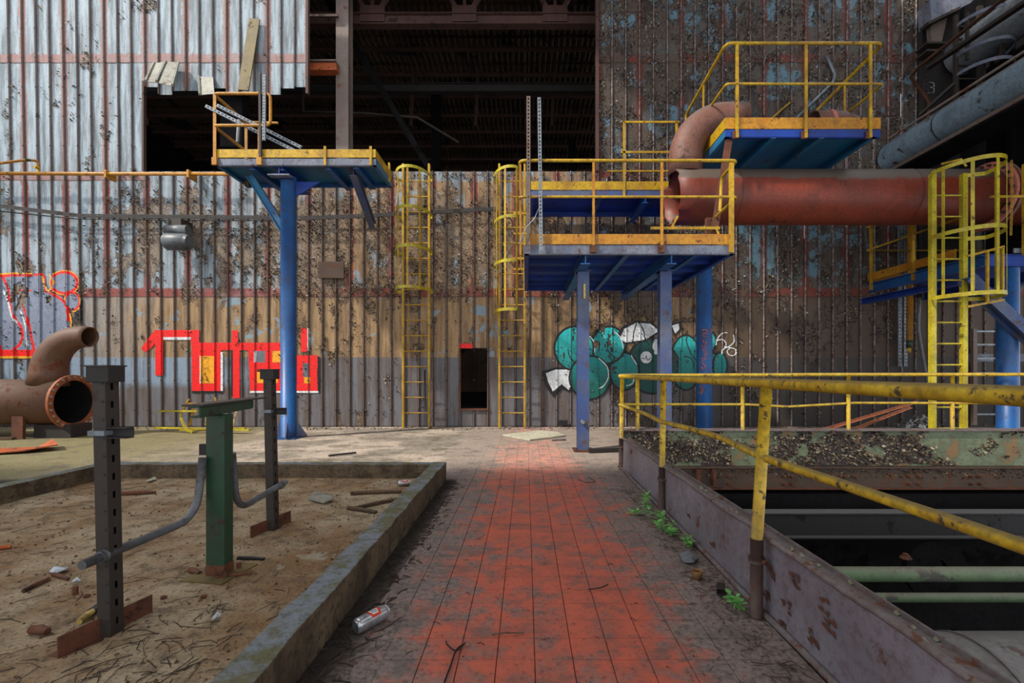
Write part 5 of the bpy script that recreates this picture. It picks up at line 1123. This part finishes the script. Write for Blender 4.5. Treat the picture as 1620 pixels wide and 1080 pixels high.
# ============================================================ SMALL THINGS
def can(p, ang, lab, r=.033, L=.168, red='canred', crush=1):
    o = thing('drinks_can', lab, 'can', p); a_ = Vector((math.cos(ang), math.sin(ang), 0)); c_ = Vector(p)+Vector((0, 0, r)); e = c_-a_*L/2
    prof_ = [(0, r*.6), (.004, r*.8), (.010, r*.97), (.016, r), (L-.022, r), (L-.012, r*.93), (L-.004, r*.8), (L, r*.82)]
    MB().tube([e+a_*d for d, _ in prof_], [q_ for _, q_ in prof_], 32).build('can_body', 'can', o)
    MB().tube([e+a_*.001-a_*.0015, e+a_*.0035], r*.62, 24).build('can_lid', 'tube', o)
    up = Vector((0, 0, 1)); side = a_.cross(up)
    def onc(u, v, k=1.012): th = v/r; return e+a_*u+(up*math.cos(th)-side*-math.sin(th))*r*k
    vv_ = []
    def patch(poly, mat, nm, k):
        mb = MB(); mb.add([onc(u, v, k) for u, v in poly], [tuple(range(len(poly)))]); return mb
    mb = MB(); n1 = 10
    # red hexagon band wrapped on the can
    for i in range(n1):
        v0 = -.034+.068*i/n1; v1 = -.034+.068*(i+1)/n1
        f = lambda v: .034-.012*abs(v)/.034
        mb.add([onc(L*.56-f(v0), v0), onc(L*.56+f(v0), v0), onc(L*.56+f(v1), v1), onc(L*.56-f(v1), v1)], [(0, 1, 2, 3)])
    mb.build('red_badge', red, o); mb = MB()
    for i in range(8):
        v0 = -.022+.044*i/8; v1 = -.022+.044*(i+1)/8; f = lambda v: .022-.008*abs(v)/.022
        mb.add([onc(L*.56-f(v0), v0, 1.025), onc(L*.56+f(v0), v0, 1.025), onc(L*.56+f(v1), v1, 1.025), onc(L*.56-f(v1), v1, 1.025)], [(0, 1, 2, 3)])
    mb.build('white_badge', 'canwhite', o); mb = MB()
    for u in (-.010, .0, .010):
        for i in range(5):
            v0 = -.015+.0065*i; mb.add([onc(L*.56+u-.003, v0, 1.04), onc(L*.56+u+.003, v0, 1.04), onc(L*.56+u+.003, v0+.004, 1.04), onc(L*.56+u-.003, v0+.004, 1.04)], [(0, 1, 2, 3)])
    mb.build('lettering', 'black', o)
    return o
p_ = G(587, 990); can((p_.x, p_.y, 0), math.atan2(.12, .075), 'silver drinks can with red and white badge lying beside the kerb')
p_ = G(639, 768, .04); can((p_.x, p_.y, .035), .4, 'small red and white drinks can in the far corner of the dirt bed', .03, .11)
o = thing('white_board', 'thin dirty white board lying flat on the floor by the wall', 'board', G(845, 690))
MB().poly([G(795, 689), G(838, 697), G(895, 690), G(880, 684), G(850, 682)], (0, 0, .02)).build('board', 'white', o); 
tag(MB().bar(G(873, 697)+Vector((0, 0, .01)), G(895, 696)+Vector((0, 0, .01)), .03, .02).build('metal_strip', 'tube'), 'short grey metal strip beside the flat white board', 'strip')
tag(MB().bar(G(520, 722)+Vector((0, 0, .012)), G(563, 717)+Vector((0, 0, .012)), .03, .02).build('metal_strip', 'blacksteel'), 'dark metal strip on the floor beyond the far kerb', 'strip')
tag(MB().bar(G(931, 716)+Vector((0, 0, .03)), G(984, 714)+Vector((0, 0, .03)), .05, .05).build('short_beam', 'blacksteel'), 'short dark bar on the floor between dusty blue post and pit corner', 'bar')
o = thing('rust_sheet', 'orange-rust bent metal sheet on the floor at far left', 'metal sheet', G(30, 715))
MB().poly([G(-60, 712), G(-60, 722), G(40, 717)+Vector((0, 0, .03)), G(92, 712)+Vector((0, 0, .07)), G(84, 706)+Vector((0, 0, .10)), G(60, 708)], (0, 0, .015)).build('sheet', 'orust', o)
tag(MB().bar(G(-30, 696)+Vector((0, 0, .02)), G(22, 695)+Vector((0, 0, .02)), .08, .04).build('timber', 'wood'), 'short timber on floor below the flanged pipe, far left', 'timber')
# broken sticks/rods in bed
def rod(a_, b_, r, mat, nm, lab, cat):
    A_ = G(*a_, .04); B_ = G(*b_, .04); A_.z = dz(A_.x, A_.y)+r*.9; B_.z = dz(B_.x, B_.y)+r*.9; mid = (A_+B_)/2; mid.z += r*.3; tag(MB().tube([A_, mid, B_], [r, r*1.1, r*.85], 8).build(nm, mat), lab, cat)
rod((37, 935), (78, 916), .011, 'rust', 'rusty_rod', 'rusty rod in the dirt left of nearest slotted post', 'rod')
rod((84, 909), (108, 916), .010, 'rust', 'rusty_rod', 'short rusty rod under the pale shard at left', 'rod')
rod((190, 783), (246, 780), .016, 'rust', 'rusty_bar', 'rusty flat bar in the dirt behind nearest slotted post', 'bar')
rod((555, 783), (635, 779), .016, 'wood', 'stick', 'dark stick near the small can in far corner of bed', 'stick')
rod((565, 804), (630, 790), .014, 'wood', 'stick', 'dark stick slanting beside the right kerb', 'stick')
rod((550, 805), (595, 811), .016, 'wood', 'stick', 'lower dark stick touching the right kerb', 'stick')
rod((376, 884), (418, 886), .010, 'black', 'hose_piece', 'short black curved hose piece right of green post', 'hose')
rod((0, 868), (17, 866), .012, 'orust', 'rusty_stub', 'orange rusty stub at left frame edge in the dirt', 'stub')
rod((188, 752), (210, 755), .03, 'wood', 'rotten_log', 'short rotten wood piece under the far kerb', 'wood')
rod((300, 903), (316, 909), .014, 'rust', 'rusty_bar', 'small rusty block left of the green post base', 'block')
rod((345, 915), (398, 908), .009, 'rust', 'rusty_rod', 'thin rusty rod before the green post base plate', 'rod')
rod((50, 1000), (75, 1003), .018, 'rust', 'rusty_bolt', 'big rusty bolt in dirt at lower left', 'bolt')
def pt(px, py, z=0): v_ = G(px, py, z+.03); return v_
o = thing('screwdriver', 'tool with pale yellow handle lying behind the nearest post foot', 'tool', G(140, 975, .04))
a_, b_ = G(125, 985, .05), G(147, 968, .05); a_.z = b_.z = .055; MB().tube([a_, a_.lerp(b_, .4), b_], [.012, .016, .011], 10).build('handle', 'yhandle', o)
c_ = G(162, 958, .05); c_.z = .06; MB().bar(b_, c_, .03, .02).build('blade', 'blacksteel', o)
for px, py, lab in ((119, 938, 'small upright rusty bolt in dirt left of nearest post'), (137, 942, 'rusty hex nut lying left of nearest post'), (259, 946, 'rusty hex nut right of nearest post'), (322, 946, 'dark nut lying below the green post')):
    g_ = G(px, py, .04); z_ = dz(g_.x, g_.y); h_ = .04 if 'upright' in lab else .012
    mb = MB(); mb.bolt((g_.x, g_.y, z_), (0, 0, 1), .012, h_) if h_ > .02 else mb.annulus((g_.x, g_.y, z_+.006), (0, 0, 1), .007, .014, .012, 6); tag(mb.build('bolt' if h_ > .02 else 'hex_nut', 'rust'), lab, 'bolt' if h_ > .02 else 'nut')
def shard(pts, lab, mat='plastic', nm='plastic_shard', z=.045, h=.004):
    q_ = []
    for i, (px, py) in enumerate(pts): v_ = G(px, py, z); v_.z = z+(.012 if i % 2 else 0); q_.append(v_)
    tag(MB().poly(q_, (0, 0, h)).build(nm, mat), lab, 'debris')
shard([(78, 904), (86, 900), (110, 898), (104, 904), (86, 908)], 'pale plastic shard lying at left of the dirt bed')
shard([(113, 921), (122, 917), (128, 919), (118, 924)], 'tiny blue-grey shard under the pale shard')
shard([(488, 790), (498, 781), (520, 783), (528, 792), (512, 796), (500, 793)], 'crumpled pale rag in the dirt before the far kerb', 'palesheet', 'rag', .05, .015)
shard([(230, 761), (245, 756), (248, 758), (236, 763)], 'pale splinter near the rotten wood under far kerb', 'white', 'wood_splinter')
shard([(334, 981), (344, 972), (350, 974), (340, 984)], 'white plastic scrap in the twigs, centre of dirt bed', 'plastic', 'plastic_scrap', .05)
shard([(1075, 878), (1090, 874), (1104, 884), (1098, 893), (1082, 890)], 'crushed clear plastic cup piece by the weeds', 'steel', 'crushed_cup', .004, .005)
def wire(pts, r, lab, mat='black', nm='wire', z=.008):
    q_ = [G(px, py, z) for px, py in pts]; q_ = [Vector((v_.x, v_.y, z+(.006 if i % 2 else 0))) for i, v_ in enumerate(q_)]
    f_ = []
    for i in range(len(q_)-1):
        for k in range(5):
            t_ = k/5; a, b, c, d = q_[max(i-1, 0)], q_[i], q_[i+1], q_[min(i+2, len(q_)-1)]; f_.append(.5*((2*b)+(c-a)*t_+(2*a-5*b+4*c-d)*t_*t_+(3*b-a-3*c+d)*t_**3))
    f_.append(q_[-1]); tag(MB().tube(f_, r, 6).build(nm, mat), lab, 'wire')
wire([(706, 1014), (708, 1022), (722, 1029), (736, 1019)], .003, 'short black wire tie crossing the twisted wire on the tiles')
wire([(735, 1018), (722, 1030), (712, 1055), (703, 1082), (694, 1110)], .0035, 'black twisted wire on the red tiles at bottom centre')
wire([(930, 932), (950, 931), (962, 924)], .003, 'short curved black wire on the tiles, right of centre')
wire([(590, 1000), (612, 994), (634, 976)], .0025, 'thin dark twig-like wire beside the big can', 'twig', 'twig')
wire([(500, 1075), (530, 1045), (584, 1014)], .004, 'long thin dark twig beside the kerb at bottom', 'twig', 'twig')
wire([(778, 1004), (800, 1003), (829, 1001)], .003, 'pale straight twig lying on the tiles', 'wood', 'twig')
wire([(913, 756), (925, 763), (942, 762), (930, 755)], .003, 'thin wire loop on the tiles near the pit corner')
# cup and bracket by the plate
g_ = G(1103, 915); o = thing('small_cup', 'small brown-stained cup standing by the pit edge plate', 'cup', (g_.x, g_.y, 0))
MB().pipe([(g_.x, g_.y, .0), (g_.x, g_.y, .04), (g_.x, g_.y, .045)], [.022, .029, .030], .003, 24).build('cup_wall', 'amber', o); MB().tube([(g_.x, g_.y, .001), (g_.x, g_.y, .004)], .021, 24).build('cup_base', 'amber', o)
g_ = G(1135, 937); tag(MB().chan((g_.x-.015, g_.y-.03, .022), (g_.x+.01, g_.y+.03, .022), .04, .04, .005).build('steel_clip', 'blacksteel'), 'small dark steel clip on the floor by the plate', 'clip')
# weeds
def weed(px, py, n_, hgt, lab, sp=.1, seed=1):
    g_ = G(px, py); o = thing('weed', lab, 'plant', (g_.x, g_.y, 0), None); r_ = random.Random(seed); st_ = MB(); lf = []
    for s_ in range(n_):
        a_ = r_.uniform(0, 6.28); b = Vector((g_.x+r_.uniform(-sp, sp)*.4, g_.y+r_.uniform(-sp, sp), .0)); h_ = hgt*r_.uniform(.5, 1); tip = b+Vector((math.cos(a_)*h_*.4-.01, math.sin(a_)*h_*.4, h_)); midp = (b+tip)/2+Vector((0, 0, h_*.12))
        st_.tube([b, midp, tip], [.0025, .002, .001], 5)
        for k in range(7):
            t_ = .2+.8*k/6; p_ = b.lerp(midp, t_*2) if t_ < .5 else midp.lerp(tip, t_*2-1); th = k*2.4+a_; L = r_.uniform(.04, .072)*(1.15-.4*t_); d_ = Vector((math.cos(th), math.sin(th), r_.uniform(.1, .6))).normalized(); sd_ = d_.cross(Vector((0, 0, 1))).normalized()*L*.24; dn = Vector((0, 0, -L*.18))
            lf.append(MB().add([p_, p_+d_*L*.4+sd_, p_+d_*L*.45, p_+d_*L*.4-sd_, p_+d_*L+dn, p_+d_*L*.75+sd_*.6+dn*.4, p_+d_*L*.75-sd_*.6+dn*.4], [(0, 1, 2), (0, 2, 3), (1, 5, 4, 2), (3, 2, 4, 6)], True))
    sm_ = st_.build('stem', 'leaf', o)
    for l_ in lf: l_.build('leaf', 'leaf', sm_)
weed(1020, 800, 4, .16, 'tallest green weed by the pit plate, farthest from the viewer', .12, 1)
weed(1003, 812, 2, .07, 'small green weed standing a little away from plate, farthest group', .05, 2)
weed(1046, 828, 6, .09, 'dense bushy green weed at foot of the pit plate, middle', .18, 3)
weed(1065, 845, 4, .07, 'low green weed just before the bushy one', .1, 4)
weed(1091, 868, 3, .07, 'small pale green weed beside the plastic cup piece', .05, 5)
weed(1166, 965, 3, .08, 'nearest green weed at the foot of the rusty rail post', .03, 6)
# twigs & grit: uncountable litter
def litter(n_, region, name, lab, mat, lmin, lmax, r, zf, seed, dens=None):
    r_ = random.Random(seed); mb = MB(); c_ = 0
    while c_ < n_:
        x_ = r_.uniform(region[0], region[1]); y_ = r_.uniform(region[2], region[3])
        if dens and r_.random() > dens(x_, y_): continue
        z_ = zf(x_, y_)+r; a_ = r_.uniform(0, 6.28); L = r_.uniform(lmin, lmax); b_ = a_+r_.uniform(-.5, .5)
        p0 = Vector((x_, y_, z_)); p1 = p0+Vector((math.cos(a_)*L/2, math.sin(a_)*L/2, r_.uniform(0, .008))); p2 = p1+Vector((math.cos(b_)*L/2, math.sin(b_)*L/2, -r_.uniform(0, .008)))
        if not (region[0] < p2.x < region[1] and region[2] < p2.y < region[3]): continue
        mb.tube([p0, p1, p2], r*r_.uniform(.6, 1.2), 4, cap=False); c_ += 1
    tag(mb.build(name, mat), lab, 'litter', kind='stuff')
litter(900, (-4.2, -1.0, .9, 4.8), 'twigs', 'fine dry twigs scattered over the dirt bed', 'twig', .03, .15, .0015, dz, 1, lambda x, y: .06+.94*math.exp(-((x+1.5)**2/.25+(y-1.75)**2/.18)) if y > 1.5 else .8)
litter(420, (-.84, -.60, 1.0, 4.95), 'leaf_litter', 'dark leaf and twig litter along the outer kerb foot', 'twig', .02, .08, .003, lambda x, y: .0, 2, lambda x, y: 1 if x < -.68 else .25)
litter(260, (.86, 1.08, 1.2, 4.6), 'straw_litter', 'pale straw litter along the pit plate foot', 'wood', .02, .09, .0018, lambda x, y: .0, 3)
litter(120, (-.6, .9, 1.5, 5.2), 'fine_scraps', 'tiny dark scraps scattered over the red tiles', 'twig', .01, .04, .0015, lambda x, y: .0, 4)
def grit(n_, region, name, lab, mat, s0, s1, zf, seed):
    r_ = np.random.default_rng(seed); mb = MB()
    for i in range(n_):
        x_ = r_.uniform(region[0], region[1]); y_ = r_.uniform(region[2], region[3]); s_ = r_.uniform(s0, s1)*(.5+.5*r_.random()); z_ = zf(x_, y_); j = r_.uniform(.5, 1.2, 5)
        mb.add([(x_-s_*j[0], y_, z_), (x_, y_-s_*j[1], z_), (x_+s_*j[2], y_, z_), (x_, y_+s_*j[3], z_), (x_, y_, z_+s_*j[4])], [(0, 1, 4), (1, 2, 4), (2, 3, 4), (3, 0, 4)])
    tag(mb.build(name, mat), lab, 'litter', kind='stuff')
grit(1500, (-4.25, -1.0, .9, 4.85), 'grit', 'brown grit and crumbs on the dirt bed', 'wood', .004, .016, dz, 1)
grit(260, (-.8, 1.05, 1.4, 9.4), 'floor_grit', 'pale crumbs scattered on the tiled walkway', 'palesheet', .002, .008, lambda x, y: 0, 2)
grit(900, (-10.5, 9, 9.2, 9.68), 'rubble', 'grey rubble and fallen paint along the foot of the cladding', 'hallcol', .01, .045, lambda x, y: -.005, 3)
grit(500, (-6, -1.3, 5.3, 8.8), 'glass_crumbs', 'pale broken crumbs on the floor beyond the far kerb', 'palesheet', .004, .014, lambda x, y: -.005, 4)
GR = {'work_platform': 'blue steel work platforms with yellow edges', 'caged_ladder': 'yellow caged ladders', 'slotted_post': 'slotted steel posts in the dirt bed', 'bent_tube_rail': 'bent grey tube rails in the dirt bed', 'weed': 'green weeds along the pit plate', 'torn_sheet': 'bent cladding sheets at the opening', 'slotted_angle': 'slotted angles on the left platform', 'slotted_channel': 'upright slotted channels on the platforms', 'stick': 'dark sticks by the right kerb', 'hex_nut': 'hex nuts in the dirt', 'pit_pipe': 'pale green pipes in the pit', 'pit_flange': 'dark flanges in the pit', 'guardrail': 'yellow guardrails round the pit', 'cable_tray': 'cable trays along the cladding', 'steel_column': 'steel columns in the hall', 'hall_beam': 'beams under the hall roof', 'hanger_rod': 'hanger rods in the hall', 'rusty_rod': 'rusty rods in the dirt', 'drinks_can': 'empty drinks cans', 'twig': 'twigs on the tiles', 'wire': 'black wires on the tiles', 'plastic_shard': 'pale shards in the dirt', 'metal_strip': 'metal strips on the floor'}
for o in bpy.data.objects:
    if o.parent is None and 'label' in o and 'group' not in o and 'kind' not in o:
        nm = o.name.split('.')[0]
        if nm in GR: o['group'] = GR[nm]
for o in bpy.data.objects:
    if o.type == 'MESH' and o.parent is None and 'kind' not in o and 'label' not in o: print('UNTAGGED', o.name)
